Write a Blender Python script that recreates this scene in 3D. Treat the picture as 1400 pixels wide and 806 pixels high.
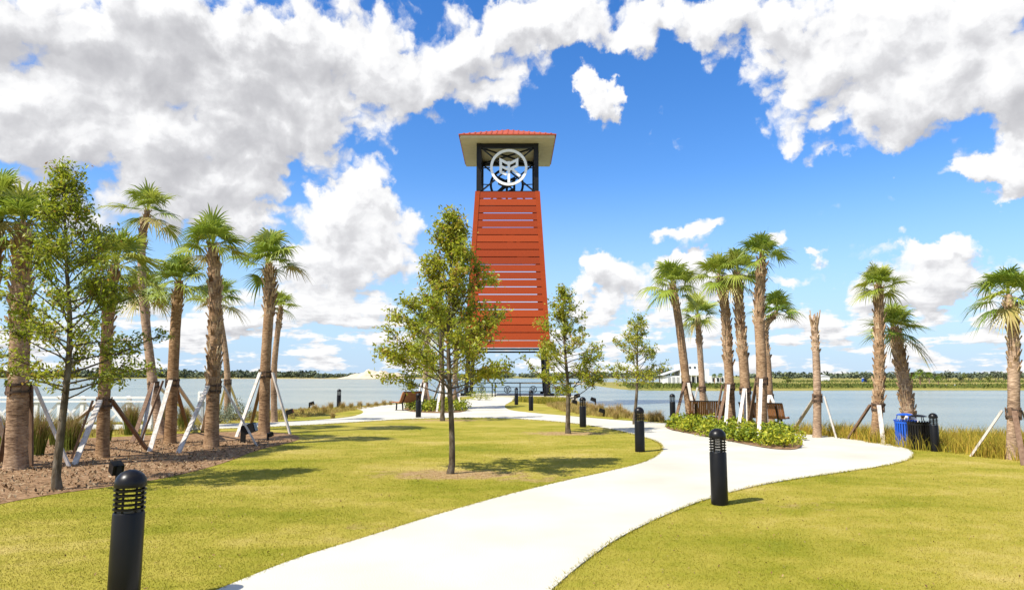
import bpy, bmesh, math, random
import numpy as np
from mathutils import Vector, Matrix
R_ = math.radians
SC = bpy.context.scene
COL = SC.collection
for o in list(bpy.data.objects): bpy.data.objects.remove(o)

# ------------------------------------------------------------------ camera
F, CX, CY, HOR, H = 933.0, 700.0, 403.0, 513.0, 1.77
TH = math.atan((HOR-CY)/F)
cam_d = bpy.data.cameras.new('camera'); cam = bpy.data.objects.new('camera', cam_d); COL.objects.link(cam)
cam.location = (0,0,H); cam.rotation_euler = (math.pi/2+TH,0,0)
cam_d.sensor_width = 36; cam_d.lens = F/1400*36; cam_d.clip_end = 12000; cam_d.clip_start = 0.1
SC.camera = cam
SC.view_settings.view_transform = 'Standard'; SC.view_settings.look = 'None'
SC.view_settings.gamma = 1; SC.view_settings.exposure = 0.85
SC.view_settings.use_curve_mapping = False
FW = Vector((0,math.cos(TH),math.sin(TH))); UP = Vector((0,-math.sin(TH),math.cos(TH)))
def ray(px,py): return (FW*F + Vector((1,0,0))*(px-CX) + UP*(CY-py))
def G(px,py,z=0.0):
    r = ray(px,py); t = (z-H)/r.z
    return Vector((r.x*t, r.y*t, z))
def A(px,py,Y):
    r = ray(px,py); t = Y/r.y
    return Vector((r.x*t, Y, H+r.z*t))
def azel(px,py):
    r = ray(px,py).normalized(); return math.atan2(r.x,r.y), math.asin(r.z)

# ------------------------------------------------------------------ sun + sky
SUN_EL, SUN_AZ = R_(51), math.atan2(-0.84,-0.55)
to_sun = Vector((math.sin(SUN_AZ)*math.cos(SUN_EL), math.cos(SUN_AZ)*math.cos(SUN_EL), math.sin(SUN_EL)))
sl = bpy.data.lights.new('sun','SUN'); so = bpy.data.objects.new('sun', sl); COL.objects.link(so)
sl.energy = 4.1; sl.angle = R_(0.5); sl.color = (1.0,0.95,0.86)
so.rotation_euler = (-to_sun).to_track_quat('-Z','Y').to_euler(); so.location = (-30,-20,60)

W = bpy.data.worlds.new('World'); SC.world = W; W.use_nodes = True
def build_world():
    nt = W.node_tree; nt.nodes.clear()
    # ---- cloud density group: input (azimuth, elevation, 0)
    g = bpy.data.node_groups.new('cloud_density','ShaderNodeTree')
    g.interface.new_socket('Vector', in_out='INPUT', socket_type='NodeSocketVector')
    g.interface.new_socket('Density', in_out='OUTPUT', socket_type='NodeSocketFloat')
    gi = g.nodes.new('NodeGroupInput'); go = g.nodes.new('NodeGroupOutput')
    def mk(t, tree=g, **k):
        n = tree.nodes.new(t)
        for a,v in k.items(): setattr(n,a,v)
        return n
    def math_(op, a, b=None, c=None, tree=g, clamp=False):
        n = mk('ShaderNodeMath', tree, operation=op); n.use_clamp = clamp
        for i,v in enumerate((a,b,c)):
            if v is None: continue
            if isinstance(v,(int,float)): n.inputs[i].default_value = v
            else: tree.links.new(v, n.inputs[i])
        return n.outputs[0]
    def vmath(op, a, b=None, tree=g, scale=None):
        n = mk('ShaderNodeVectorMath', tree, operation=op)
        for i,v in enumerate((a,b)):
            if v is None: continue
            if isinstance(v,(tuple,list)): n.inputs[i].default_value = v
            else: tree.links.new(v, n.inputs[i])
        if scale is not None: n.inputs['Scale'].default_value = scale
        return n.outputs[0]
    def noise(vec, scale, detail, rough, tree=g, col=False, loc=(0,0,0), stretch=(1,1,1)):
        m = mk('ShaderNodeMapping', tree); tree.links.new(vec, m.inputs['Vector'])
        m.inputs['Location'].default_value = loc; m.inputs['Scale'].default_value = stretch
        n = mk('ShaderNodeTexNoise', tree, noise_dimensions='2D'); n.inputs['Scale'].default_value = scale
        n.inputs['Detail'].default_value = detail; n.inputs['Roughness'].default_value = rough
        tree.links.new(m.outputs[0], n.inputs['Vector'])
        return n.outputs['Color'] if col else n.outputs['Fac']
    def maprange(v, a, b, c=0, d=1, tree=g, t='SMOOTHSTEP'):
        n = mk('ShaderNodeMapRange', tree, interpolation_type=t); tree.links.new(v, n.inputs['Value'])
        n.inputs['From Min'].default_value=a; n.inputs['From Max'].default_value=b
        n.inputs['To Min'].default_value=c; n.inputs['To Max'].default_value=d
        return n.outputs[0]
    def blobs(vec, lst, tree, grow=1.5):
        acc = None
        for (px,py,rx,ry,w) in lst:
            a,e = azel(px,py)
            a2,_ = azel(px+rx,py); _,e2 = azel(px,py-ry)
            sx, sy = abs(a2-a)*grow, abs(e2-e)*grow
            m = mk('ShaderNodeMapping', tree, vector_type='TEXTURE')
            m.inputs['Location'].default_value=(a,e,0); m.inputs['Scale'].default_value=(sx,sy,1)
            tree.links.new(vec, m.inputs['Vector'])
            q = mk('ShaderNodeTexGradient', tree, gradient_type='SPHERICAL'); tree.links.new(m.outputs[0], q.inputs[0])
            acc = math_('MULTIPLY_ADD', q.outputs['Fac'], w, acc if acc is not None else 0.0, tree=tree)
        return acc
    CL = [ # px, py, rx, ry, weight
        (60,40,260,110,1.2),(300,110,130,110,1.1),(110,200,260,95,1.2),(310,225,110,65,1.0),(390,60,120,90,1.0),(200,120,180,90,0.8),
        (345,270,70,26,.7),(560,60,150,75,1.1),(480,145,80,65,1.0),(610,105,110,50,.9),(690,40,60,45,.8),(440,200,50,30,.7),(545,160,60,45,.7),
        (800,12,90,40,1.0),(900,18,90,42,.9),(985,25,60,40,.9),(1035,30,60,50,.9),(870,50,70,28,.7),(750,20,40,40,.7),
        (803,108,15,22,1.1),(815,135,24,24,1.1),(838,152,28,24,1.1),(826,178,14,14,.7),
        (1150,55,130,80,1.1),(1080,120,60,65,1.0),(1120,180,75,38,.8),(1145,212,30,16,.7),(1260,70,140,100,1.1),(1350,110,110,95,1.1),(1385,190,60,60,.9),(1200,140,90,55,.8),(1440,60,110,160,1.0),
        (1250,222,26,13,1.1),(1355,215,50,13,.7),(1355,258,36,13,.7),(1400,235,50,28,.7),
        (500,272,62,36,1.25),(510,325,85,56,1.25),(455,305,46,34,.9),(480,375,95,42,1.0),(560,310,26,26,.6),
        (255,305,44,24,.9),(350,305,70,22,.7),(395,345,60,28,.6),(440,430,130,32,.7),
        (820,352,26,18,1.0),(838,385,46,34,1.0),(800,375,28,30,.8),(865,420,60,26,.7),
        (975,303,42,18,1.15),(935,318,38,14,1.05),(955,345,46,16,.8),(945,380,44,32,.9),(990,395,40,30,.8),(1065,378,24,11,.95),
        (1083,325,18,14,1.3),(1128,326,21,16,1.35),
        (1305,325,34,24,1.15),(1275,345,44,18,1.0),(1235,355,40,14,.8),(1370,335,40,20,.95),(1300,375,80,24,1.0),(1390,370,50,22,.9),(1215,395,50,28,1.0),(1190,420,32,20,.9),(1290,405,80,16,.8),
        (270,285,90,30,.6),(150,290,110,32,.7),(420,390,70,40,.6),(340,405,60,30,.5),(1060,440,70,14,.5),(835,400,55,40,.6),(950,360,55,34,.55),(1060,425,60,16,.6),(1240,400,80,26,.5),(1330,440,90,14,.5),(330,440,80,16,.6),(220,420,60,26,.6)]
    wn = noise(gi.outputs[0], 9, 6, .6, col=True)
    wv = vmath('SCALE', vmath('SUBTRACT', wn, (.5,.5,.5)), scale=.135)
    pv = vmath('ADD', gi.outputs[0], wv)
    pv = vmath('MULTIPLY', pv, (1,1,0))
    bl = blobs(pv, CL, g)
    bl = math_('MINIMUM', bl, 1.45)
    n1 = noise(vmath('ADD', gi.outputs[0], vmath('SCALE', wv, scale=.6)), 10, 10, .6, stretch=(1,1.3,1))
    n2 = noise(gi.outputs[0], 30, 5, .6, loc=(3,1,0))
    vo = mk('ShaderNodeTexVoronoi', voronoi_dimensions='2D', feature='F1'); vo.inputs['Scale'].default_value=13; vo.inputs['Detail'].default_value=2.5; vo.inputs['Roughness'].default_value=.55
    mv = mk('ShaderNodeMapping'); mv.inputs['Scale'].default_value=(1,1.25,1); g.links.new(vmath('ADD', gi.outputs[0], vmath('SCALE', wv, scale=.45)), mv.inputs[0]); g.links.new(mv.outputs[0], vo.inputs['Vector'])
    puff = math_('MULTIPLY_ADD', vo.outputs['Distance'], -.95, .42)
    nn = math_('MULTIPLY_ADD', math_('SUBTRACT', n1, .5), 1.35, math_('MULTIPLY', math_('SUBTRACT', n2, .5), .42))
    nn = math_('ADD', nn, puff)
    sep = mk('ShaderNodeSeparateXYZ'); g.links.new(gi.outputs[0], sep.inputs[0])
    # low bands of small flat clouds near the horizon
    lowm = maprange(sep.outputs[1], .03, .17, 1, 0)
    lb = noise(gi.outputs[0], 5, 7, .62, loc=(7,2,0), stretch=(2.0,10,1))
    low = math_('MULTIPLY', math_('MULTIPLY_ADD', lb, 4.6, -1.68), lowm)
    # everywhere else on the dome: scattered cumulus
    out1 = maprange(math_('ABSOLUTE', sep.outputs[0]), .72, .95)
    out2 = maprange(sep.outputs[1], .56, .75)
    om = math_('MAXIMUM', out1, out2)
    gn = noise(gi.outputs[0], 2.2, 3, .5, loc=(1,8,0))
    oth = math_('MULTIPLY', maprange(gn, .4, .62, 0, 1), om)
    tot = math_('ADD', math_('ADD', bl, math_('MAXIMUM', low, 0)), oth)
    d = math_('SUBTRACT', math_('ADD', tot, nn), .15)
    g.links.new(d, go.inputs[0])
    # ---- main tree
    tc = mk('ShaderNodeTexCoord', nt); s = mk('ShaderNodeSeparateXYZ', nt); nt.links.new(tc.outputs['Generated'], s.inputs[0])
    az = math_('ARCTAN2', s.outputs[0], s.outputs[1], tree=nt); el = math_('ARCSINE', s.outputs[2], tree=nt)
    cb = mk('ShaderNodeCombineXYZ', nt); nt.links.new(az, cb.inputs[0]); nt.links.new(el, cb.inputs[1])
    def dens(off):
        gn_ = mk('ShaderNodeGroup', nt); gn_.node_tree = g
        nt.links.new(vmath('ADD', cb.outputs[0], off, tree=nt), gn_.inputs[0]); return gn_.outputs[0]
    d0 = dens((0,0,0))
    ov = mk('ShaderNodeVectorMath', nt, operation='SCALE'); ov.inputs[0].default_value=(-.014,.026,0); nt.links.new(maprange(el, .0, .26, .30, 1, tree=nt), ov.inputs['Scale'])
    d1 = dens(ov.outputs[0])
    alpha = maprange(d0, -.04, .50, tree=nt)
    lit = math_('SUBTRACT', d0, d1, tree=nt)
    SH = [(40,50,330,65,.62),(320,100,140,70,.55),(110,255,230,50,.75),(330,190,110,70,.55),(230,200,150,50,.4),(400,40,90,60,.4),(560,110,130,40,.35),
          (1300,200,120,40,.55),(1370,150,60,50,.4),(1210,170,70,40,.35),(1100,60,60,60,.2),(640,130,70,25,.3),(480,100,40,50,.25),(500,395,80,20,.4),(1300,400,90,16,.45),(940,325,40,8,.4)]
    nz = noise(cb.outputs[0], 6, 6, .55, tree=nt, col=True, loc=(5,5,0))
    pw = vmath('ADD', cb.outputs[0], vmath('SCALE', vmath('SUBTRACT', nz, (.5,.5,.5), tree=nt), tree=nt, scale=.16), tree=nt)
    pw = vmath('MULTIPLY', pw, (1,1,0), tree=nt)
    sb = blobs(pw, SH, nt, grow=1.5)
    deep = maprange(d0, .4, 1.6, 0, .26, tree=nt)
    shade = math_('ADD', math_('MULTIPLY_ADD', lit, -1.1, .24, tree=nt), math_('ADD', math_('MULTIPLY', math_('MULTIPLY', sb, 1.0, tree=nt), maprange(noise(cb.outputs[0], 7, 8, .6, tree=nt, loc=(9,4,0)), .3, .62, .25, 1.25, tree=nt), tree=nt), deep, tree=nt), tree=nt)
    shade = math_('MAXIMUM', shade, 0.0, tree=nt)
    shade = math_('MULTIPLY', shade, maprange(el, .02, .22, .80, 1, tree=nt), tree=nt)
    shade = math_('DIVIDE', shade, math_('ADD', shade, .75, tree=nt), tree=nt)
    cr = mk('ShaderNodeValToRGB', nt); nt.links.new(shade, cr.inputs[0])
    e = cr.color_ramp.elements; e[0].position=0; e[0].color=(1,1,1,1); e[1].position=.85; e[1].color=(.40,.40,.435,1)
    m_ = cr.color_ramp.elements.new(.30); m_.color=(.90,.903,.92,1)
    sky = mk('ShaderNodeTexSky', nt); sky.sky_type='NISHITA'; sky.sun_disc=False
    sky.sun_elevation=SUN_EL; sky.sun_rotation=SUN_AZ; sky.air_density=1.0; sky.dust_density=.35; sky.ozone_density=2.2
    hs = mk('ShaderNodeHueSaturation', nt); nt.links.new(sky.outputs[0], hs.inputs['Color'])
    hs.inputs['Saturation'].default_value=1.36; hs.inputs['Value'].default_value=.98; hs.inputs['Hue'].default_value=.510
    hz = mk('ShaderNodeMix', nt, data_type='RGBA'); nt.links.new(maprange(el, .0, .30, .85, 0, tree=nt), hz.inputs[0]); nt.links.new(hs.outputs[0], hz.inputs[6]); hz.inputs[7].default_value=(2.1,3.1,4.5,1)
    cm = mk('ShaderNodeVectorMath', nt, operation='SCALE'); nt.links.new(cr.outputs[0], cm.inputs[0]); cm.inputs['Scale'].default_value = 4.75
    mx = mk('ShaderNodeMix', nt, data_type='RGBA'); nt.links.new(alpha, mx.inputs[0])
    nt.links.new(hz.outputs[2], mx.inputs[6]); nt.links.new(cm.outputs[0], mx.inputs[7])
    bg = mk('ShaderNodeBackground', nt); bg.inputs['Strength'].default_value=.12; nt.links.new(mx.outputs[2], bg.inputs[0])
    ow = mk('ShaderNodeOutputWorld', nt); nt.links.new(bg.outputs[0], ow.inputs[0])
build_world()

# ------------------------------------------------------------------ materials
def new_mat(name):
    m = bpy.data.materials.new(name); m.use_nodes=True
    nt = m.node_tree; b = nt.nodes['Principled BSDF']; return m, nt, b
def nmat(name, cols, scale=5, rough=.7, bump=0, bscale=None, metal=0, detail=4, stretch=(1,1,1), trans=0, tint=False, spec=.5, lo=.3, hi=.7, coat=0):
    """noise (or per-face tint attribute) driven colour ramp"""
    m, nt, b = new_mat(name)
    tc = nt.nodes.new('ShaderNodeTexCoord'); mp = nt.nodes.new('ShaderNodeMapping'); nt.links.new(tc.outputs['Object'], mp.inputs[0])
    mp.inputs['Scale'].default_value = stretch
    n = nt.nodes.new('ShaderNodeTexNoise'); n.inputs['Scale'].default_value=scale; n.inputs['Detail'].default_value=detail
    nt.links.new(mp.outputs[0], n.inputs['Vector'])
    r = nt.nodes.new('ShaderNodeValToRGB')
    if tint:
        at = nt.nodes.new('ShaderNodeAttribute'); at.attribute_name='tint'; nt.links.new(at.outputs['Fac'], r.inputs[0]); lo,hi=0,1
    else: nt.links.new(n.outputs['Fac'], r.inputs[0])
    els = r.color_ramp.elements
    while len(els) < len(cols): els.new(.5)
    for i,c in enumerate(cols):
        els[i].position = lo+(hi-lo)*i/max(1,len(cols)-1); els[i].color=(*c,1)
    nt.links.new(r.outputs[0], b.inputs['Base Color'])
    b.inputs['Roughness'].default_value=rough; b.inputs['Metallic'].default_value=metal; b.inputs['Specular IOR Level'].default_value=spec
    b.inputs['Coat Weight'].default_value=coat
    if bump:
        bn = nt.nodes.new('ShaderNodeBump'); bn.inputs['Strength'].default_value=bump; bn.inputs['Distance'].default_value=.02
        n2 = nt.nodes.new('ShaderNodeTexNoise'); n2.inputs['Scale'].default_value=bscale or scale*4; n2.inputs['Detail'].default_value=5
        nt.links.new(mp.outputs[0], n2.inputs['Vector']); nt.links.new(n2.outputs['Fac'], bn.inputs['Height']); nt.links.new(bn.outputs[0], b.inputs['Normal'])
    if trans:
        tr = nt.nodes.new('ShaderNodeBsdfTranslucent'); nt.links.new(r.outputs[0], tr.inputs[0])
        mx = nt.nodes.new('ShaderNodeMixShader'); mx.inputs[0].default_value=trans
        out = nt.nodes['Material Output']
        nt.links.new(b.outputs[0], mx.inputs[1]); nt.links.new(tr.outputs[0], mx.inputs[2]); nt.links.new(mx.outputs[0], out.inputs[0])
    return m
M = {}
M['concrete'] = nmat('concrete', [(.47,.44,.355),(.58,.55,.46)], .55, .9, .25, 60, spec=.15, detail=7)
M['mulch'] = nmat('mulch', [(.10,.052,.025),(.25,.15,.078),(.36,.235,.135)], 9, .95, .8, 45, detail=8, spec=.1)
M['chips'] = nmat('mulch_chips', [(.10,.06,.03),(.25,.17,.09),(.42,.32,.20)], tint=True, rough=.9, spec=.1)
M['red'] = nmat('red_board', [(.31,.043,.006),(.36,.052,.008)], 1.2, .7, .06, 30, stretch=(1,1,4), spec=.2)
M['redslat'] = nmat('red_slat', [(.27,.036,.006),(.335,.046,.007),(.39,.058,.010)], tint=True, rough=.65, bump=.08, bscale=24, stretch=(.3,1,4), spec=.22)
M['roofred'] = nmat('roof_metal', [(.36,.062,.016),(.41,.074,.020)], 1, .55, spec=.3)
M['black'] = nmat('black_steel', [(.008,.007,.006),(.012,.011,.010)], 4, .5, spec=.25)
M['blackgloss'] = nmat('black_paint', [(.005,.0042,.0035),(.008,.007,.006)], 6, .34, .03, 120, spec=.28)
M['soffit'] = nmat('soffit_board', [(.52,.43,.23),(.58,.48,.27)], 2, .7, .1, 6, stretch=(1,1,1))
M['white'] = nmat('white_paint', [(.74,.74,.72),(.82,.82,.80)], 3, .5, .03)
M['emblemwhite'] = nmat('emblem_white', [(.84,.83,.80),(.88,.87,.84)], 3, .5)
M['lens'] = nmat('lamp_lens', [(.5,.5,.48),(.6,.6,.58)], 3, .25)
M['board'] = nmat('weathered_board', [(.40,.35,.29),(.56,.51,.45),(.64,.60,.55)], 6, .85, .35, 30, stretch=(3,3,.5), spec=.2)
M['boarddark'] = nmat('brown_shaded_board', [(.13,.075,.045),(.22,.14,.09)], 6, .85, .35, 30, stretch=(3,3,.5), spec=.2)  # brown battens; on support boards the shaded side is put into the colour
M['strap'] = nmat('strap', [(.05,.035,.025),(.10,.07,.05)], 20, .9, spec=.1)
M['benchwood'] = nmat('bench_wood', [(.30,.12,.045),(.42,.19,.075)], 5, .5, .15, 40, stretch=(8,1,1))
M['blue'] = nmat('blue_paint', [(.008,.075,.42),(.012,.095,.50)], 4, .35)
M['oakbark'] = nmat('oak_bark', [(.05,.036,.022),(.11,.085,.055),(.19,.16,.12)], 14, .95, .8, 40, stretch=(1,1,.35), spec=.1)
M['oakleaf'] = nmat('oak_leaf', [(.09,.145,.012),(.20,.26,.018),(.33,.37,.026),(.46,.45,.04),(.40,.22,.05)], tint=True, rough=.45, trans=.5, spec=.5)
M['frond'] = nmat('palm_frond', [(.075,.14,.016),(.18,.26,.026),(.32,.375,.045),(.44,.43,.09),(.42,.30,.12)], tint=True, rough=.4, trans=.32, spec=.5)
M['boot'] = nmat('palm_boot', [(.14,.075,.035),(.38,.25,.14),(.64,.49,.32)], tint=True, rough=.9, spec=.15)
M['bedleaf'] = nmat('hibiscus_leaf', [(.07,.12,.010),(.20,.255,.015),(.37,.39,.025),(.52,.47,.04)], tint=True, rough=.5, trans=.3, spec=.3)
M['drygrass'] = nmat('dry_grass', [(.16,.15,.03),(.34,.26,.07),(.50,.38,.13),(.40,.25,.11)], tint=True, rough=.8, trans=.25, spec=.1)
M['marshgrass'] = nmat('marsh_grass', [(.16,.17,.02),(.36,.29,.035),(.52,.38,.06),(.46,.22,.06)], tint=True, rough=.8, trans=.25, spec=.1)
M['muhly'] = nmat('muhly_grass', [(.10,.15,.02),(.22,.25,.045),(.34,.28,.08),(.42,.20,.18)], tint=True, rough=.8, trans=.2, spec=.1)
M['silver'] = nmat('silver_leaf', [(.11,.13,.08),(.22,.25,.16),(.32,.34,.24)], tint=True, rough=.7, trans=.15, spec=.2)
M['fartree'] = nmat('hazy_far_foliage', [(.075,.092,.066),(.12,.142,.088),(.17,.19,.10)], tint=True, rough=.9, spec=.05)  # greyed foliage, the haze of distance is mixed into the colour
M['fargreen'] = nmat('far_green', [(.06,.085,.02),(.12,.14,.03),(.19,.18,.04)], tint=True, rough=.85, spec=.1)
M['farland'] = nmat('far_land', [(.16,.17,.04),(.26,.22,.06),(.20,.20,.05)], .06, .95, spec=.1)
M['sand'] = nmat('sand', [(.46,.38,.27),(.60,.52,.40)], .12, .95, .3, 1, spec=.1)
M['sandbank'] = nmat('shore_sand', [(.30,.22,.12),(.42,.32,.19),(.24,.20,.08)], 1.4, .95, .4, 10, spec=.1)
M['grey'] = nmat('grey_metal', [(.34,.35,.35),(.42,.43,.43)], 3, .5)
M['darkglass'] = nmat('dark_glass', [(.02,.025,.03),(.03,.035,.04)], 3, .12)
M['leaflitter'] = nmat('leaf_litter', [(.10,.055,.025),(.22,.12,.05),(.36,.26,.12)], tint=True, rough=.9, spec=.1)
M['farroof'] = nmat('pale_roof', [(.42,.43,.43),(.5,.5,.5)], 3, .6)

def palm_bark():
    m, nt, b = new_mat('palm_bark')
    tc = nt.nodes.new('ShaderNodeTexCoord')
    mp = nt.nodes.new('ShaderNodeMapping'); mp.inputs['Scale'].default_value=(4,4,13); nt.links.new(tc.outputs['Object'], mp.inputs[0])
    n = nt.nodes.new('ShaderNodeTexNoise'); n.inputs['Scale'].default_value=2.2; n.inputs['Detail'].default_value=7; n.inputs['Roughness'].default_value=.65; nt.links.new(mp.outputs[0], n.inputs[0])
    n2 = nt.nodes.new('ShaderNodeTexNoise'); n2.inputs['Scale'].default_value=1.3; n2.inputs['Detail'].default_value=3; nt.links.new(tc.outputs['Object'], n2.inputs[0])
    ad = nt.nodes.new('ShaderNodeMath'); ad.operation='MULTIPLY_ADD'; nt.links.new(n2.outputs[0], ad.inputs[0]); ad.inputs[1].default_value=.6
    sb = nt.nodes.new('ShaderNodeMath'); sb.operation='SUBTRACT'; nt.links.new(n.outputs[0], sb.inputs[0]); sb.inputs[1].default_value=.3
    nt.links.new(sb.outputs[0], ad.inputs[2])
    r = nt.nodes.new('ShaderNodeValToRGB'); nt.links.new(ad.outputs[0], r.inputs[0])
    e = r.color_ramp.elements; e[0].position=.28; e[0].color=(.085,.048,.026,1); e[1].position=.72; e[1].color=(.44,.295,.175,1)
    q = e.new(.48); q.color=(.25,.155,.085,1)
    oi = nt.nodes.new('ShaderNodeObjectInfo'); hv = nt.nodes.new('ShaderNodeHueSaturation'); nt.links.new(r.outputs[0], hv.inputs['Color'])
    for sock,a_,b_ in (('Saturation',.80,1.08),('Value',1.0,1.35)):
        mr = nt.nodes.new('ShaderNodeMapRange'); nt.links.new(oi.outputs['Random'], mr.inputs[0]); mr.inputs[3].default_value=b_ if sock=='Saturation' else a_; mr.inputs[4].default_value=a_ if sock=='Saturation' else b_; nt.links.new(mr.outputs[0], hv.inputs[sock])
    nt.links.new(hv.outputs[0], b.inputs['Base Color']); b.inputs['Roughness'].default_value=.95; b.inputs['Specular IOR Level'].default_value=.1
    bn = nt.nodes.new('ShaderNodeBump'); bn.inputs['Strength'].default_value=.9; bn.inputs['Distance'].default_value=.03
    nt.links.new(n.outputs[0], bn.inputs['Height']); nt.links.new(bn.outputs[0], b.inputs['Normal'])
    return m
M['palmbark'] = palm_bark()

def lawn_mat(name, patches, blades=False):
    m, nt, b = new_mat(name)
    geo = nt.nodes.new('ShaderNodeNewGeometry'); pos = geo.outputs['Position']
    def nz(s, d=3, st=(1,1,1)):
        mp = nt.nodes.new('ShaderNodeMapping'); mp.inputs['Scale'].default_value=st; nt.links.new(pos, mp.inputs[0])
        n = nt.nodes.new('ShaderNodeTexNoise'); n.inputs['Scale'].default_value=s; n.inputs['Detail'].default_value=d; n.inputs['Roughness'].default_value=.6
        nt.links.new(mp.outputs[0], n.inputs[0]); return n.outputs['Fac']
    def mt(op,a,b_=None,c=None,cl=False):
        n = nt.nodes.new('ShaderNodeMath'); n.operation=op; n.use_clamp=cl
        for i,v in enumerate((a,b_,c)):
            if v is None: continue
            if isinstance(v,(int,float)): n.inputs[i].default_value=v
            else: nt.links.new(v,n.inputs[i])
        return n.outputs[0]
    f = mt('ADD', mt('MULTIPLY', nz(.42,5,(.7,1.2,1)), .86), mt('ADD', mt('MULTIPLY', nz(2.3,5), .30), mt('MULTIPLY', nz(38,3), .10)))
    if blades:
        at = nt.nodes.new('ShaderNodeAttribute'); at.attribute_name='tint'
        f = mt('ADD', f, mt('MULTIPLY_ADD', at.outputs['Fac'], .13, -.065))
    r = nt.nodes.new('ShaderNodeValToRGB'); nt.links.new(f, r.inputs[0])
    e = r.color_ramp.elements; e[0].position=.36; e[0].color=(.125,.152,.010,1); e[1].position=.84; e[1].color=(.43,.335,.10,1)
    q=e.new(.52); q.color=(.210,.203,.015,1); q=e.new(.67); q.color=(.31,.262,.038,1)
    col = r.outputs[0]
    acc=None
    for (p,rx,ry,w) in patches:
        mp = nt.nodes.new('ShaderNodeMapping'); mp.vector_type='TEXTURE'
        mp.inputs['Location'].default_value=(p.x,p.y,0); mp.inputs['Scale'].default_value=(rx,ry,50); nt.links.new(pos, mp.inputs[0])
        gd = nt.nodes.new('ShaderNodeTexGradient'); gd.gradient_type='SPHERICAL'; nt.links.new(mp.outputs[0], gd.inputs[0])
        v = mt('MULTIPLY', gd.outputs['Fac'], w); acc = v if acc is None else mt('MAXIMUM', acc, v)
    if acc is not None:
        k = mt('MULTIPLY', mt('SUBTRACT', mt('ADD', acc, mt('MULTIPLY', mt('SUBTRACT', nz(3.5,6), .5), 1.3)), .28), 2.6, cl=True)
        r2 = nt.nodes.new('ShaderNodeValToRGB'); nt.links.new(nz(11,5), r2.inputs[0])
        e=r2.color_ramp.elements; e[0].position=.3; e[0].color=(.22,.125,.05,1); e[1].position=.7; e[1].color=(.44,.32,.15,1)
        mx = nt.nodes.new('ShaderNodeMix'); mx.data_type='RGBA'; nt.links.new(k, mx.inputs[0]); nt.links.new(col, mx.inputs[6]); nt.links.new(r2.outputs[0], mx.inputs[7]); col = mx.outputs[2]
    nt.links.new(col, b.inputs['Base Color']); b.inputs['Roughness'].default_value=.9; b.inputs['Specular IOR Level'].default_value=.12
    if not blades:
        bn = nt.nodes.new('ShaderNodeBump'); bn.inputs['Strength'].default_value=.35; bn.inputs['Distance'].default_value=.02
        nt.links.new(nz(55,4), bn.inputs['Height']); nt.links.new(bn.outputs[0], b.inputs['Normal'])
    return m
PATCH = [(G(620,648),2.2,1.0,1.0),(G(775,592),2.2,1.3,.95),(G(608,574),3.2,1.2,.8),(G(868,580),2,1,.7),(G(730,655),1.6,.7,.55),(G(520,720),1.5,.5,.35),(G(1090,690),1.6,.8,.35)]
M['lawn'] = lawn_mat('lawn', PATCH); M['blade'] = lawn_mat('lawn_blades', PATCH, True)

def water_mat():
    m, nt, b = new_mat('lake_water')
    b.inputs['Base Color'].default_value=(.17,.225,.20,1); b.inputs['Roughness'].default_value=.22; b.inputs['IOR'].default_value=1.33
    tc = nt.nodes.new('ShaderNodeNewGeometry')
    def nz(s, st, d):
        mp = nt.nodes.new('ShaderNodeMapping'); mp.inputs['Scale'].default_value=st; nt.links.new(tc.outputs['Position'], mp.inputs[0])
        n = nt.nodes.new('ShaderNodeTexNoise'); n.inputs['Scale'].default_value=s; n.inputs['Detail'].default_value=d; nt.links.new(mp.outputs[0], n.inputs[0]); return n
    n = nz(1.4,(.55,1.1,1),4)
    bn = nt.nodes.new('ShaderNodeBump'); bn.inputs['Strength'].default_value=.8; bn.inputs['Distance'].default_value=.2
    nt.links.new(n.outputs[0], bn.inputs['Height']); nt.links.new(bn.outputs[0], b.inputs['Normal'])
    n2 = nz(.03,(.5,1.6,1),4)
    r = nt.nodes.new('ShaderNodeValToRGB'); nt.links.new(n2.outputs[0], r.inputs[0])
    e=r.color_ramp.elements; e[0].position=.35; e[0].color=(.15,.19,.155,1); e[1].position=.65; e[1].color=(.25,.275,.215,1)
    nt.links.new(r.outputs[0], b.inputs['Base Color'])
    return m
M['water'] = water_mat()

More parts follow.
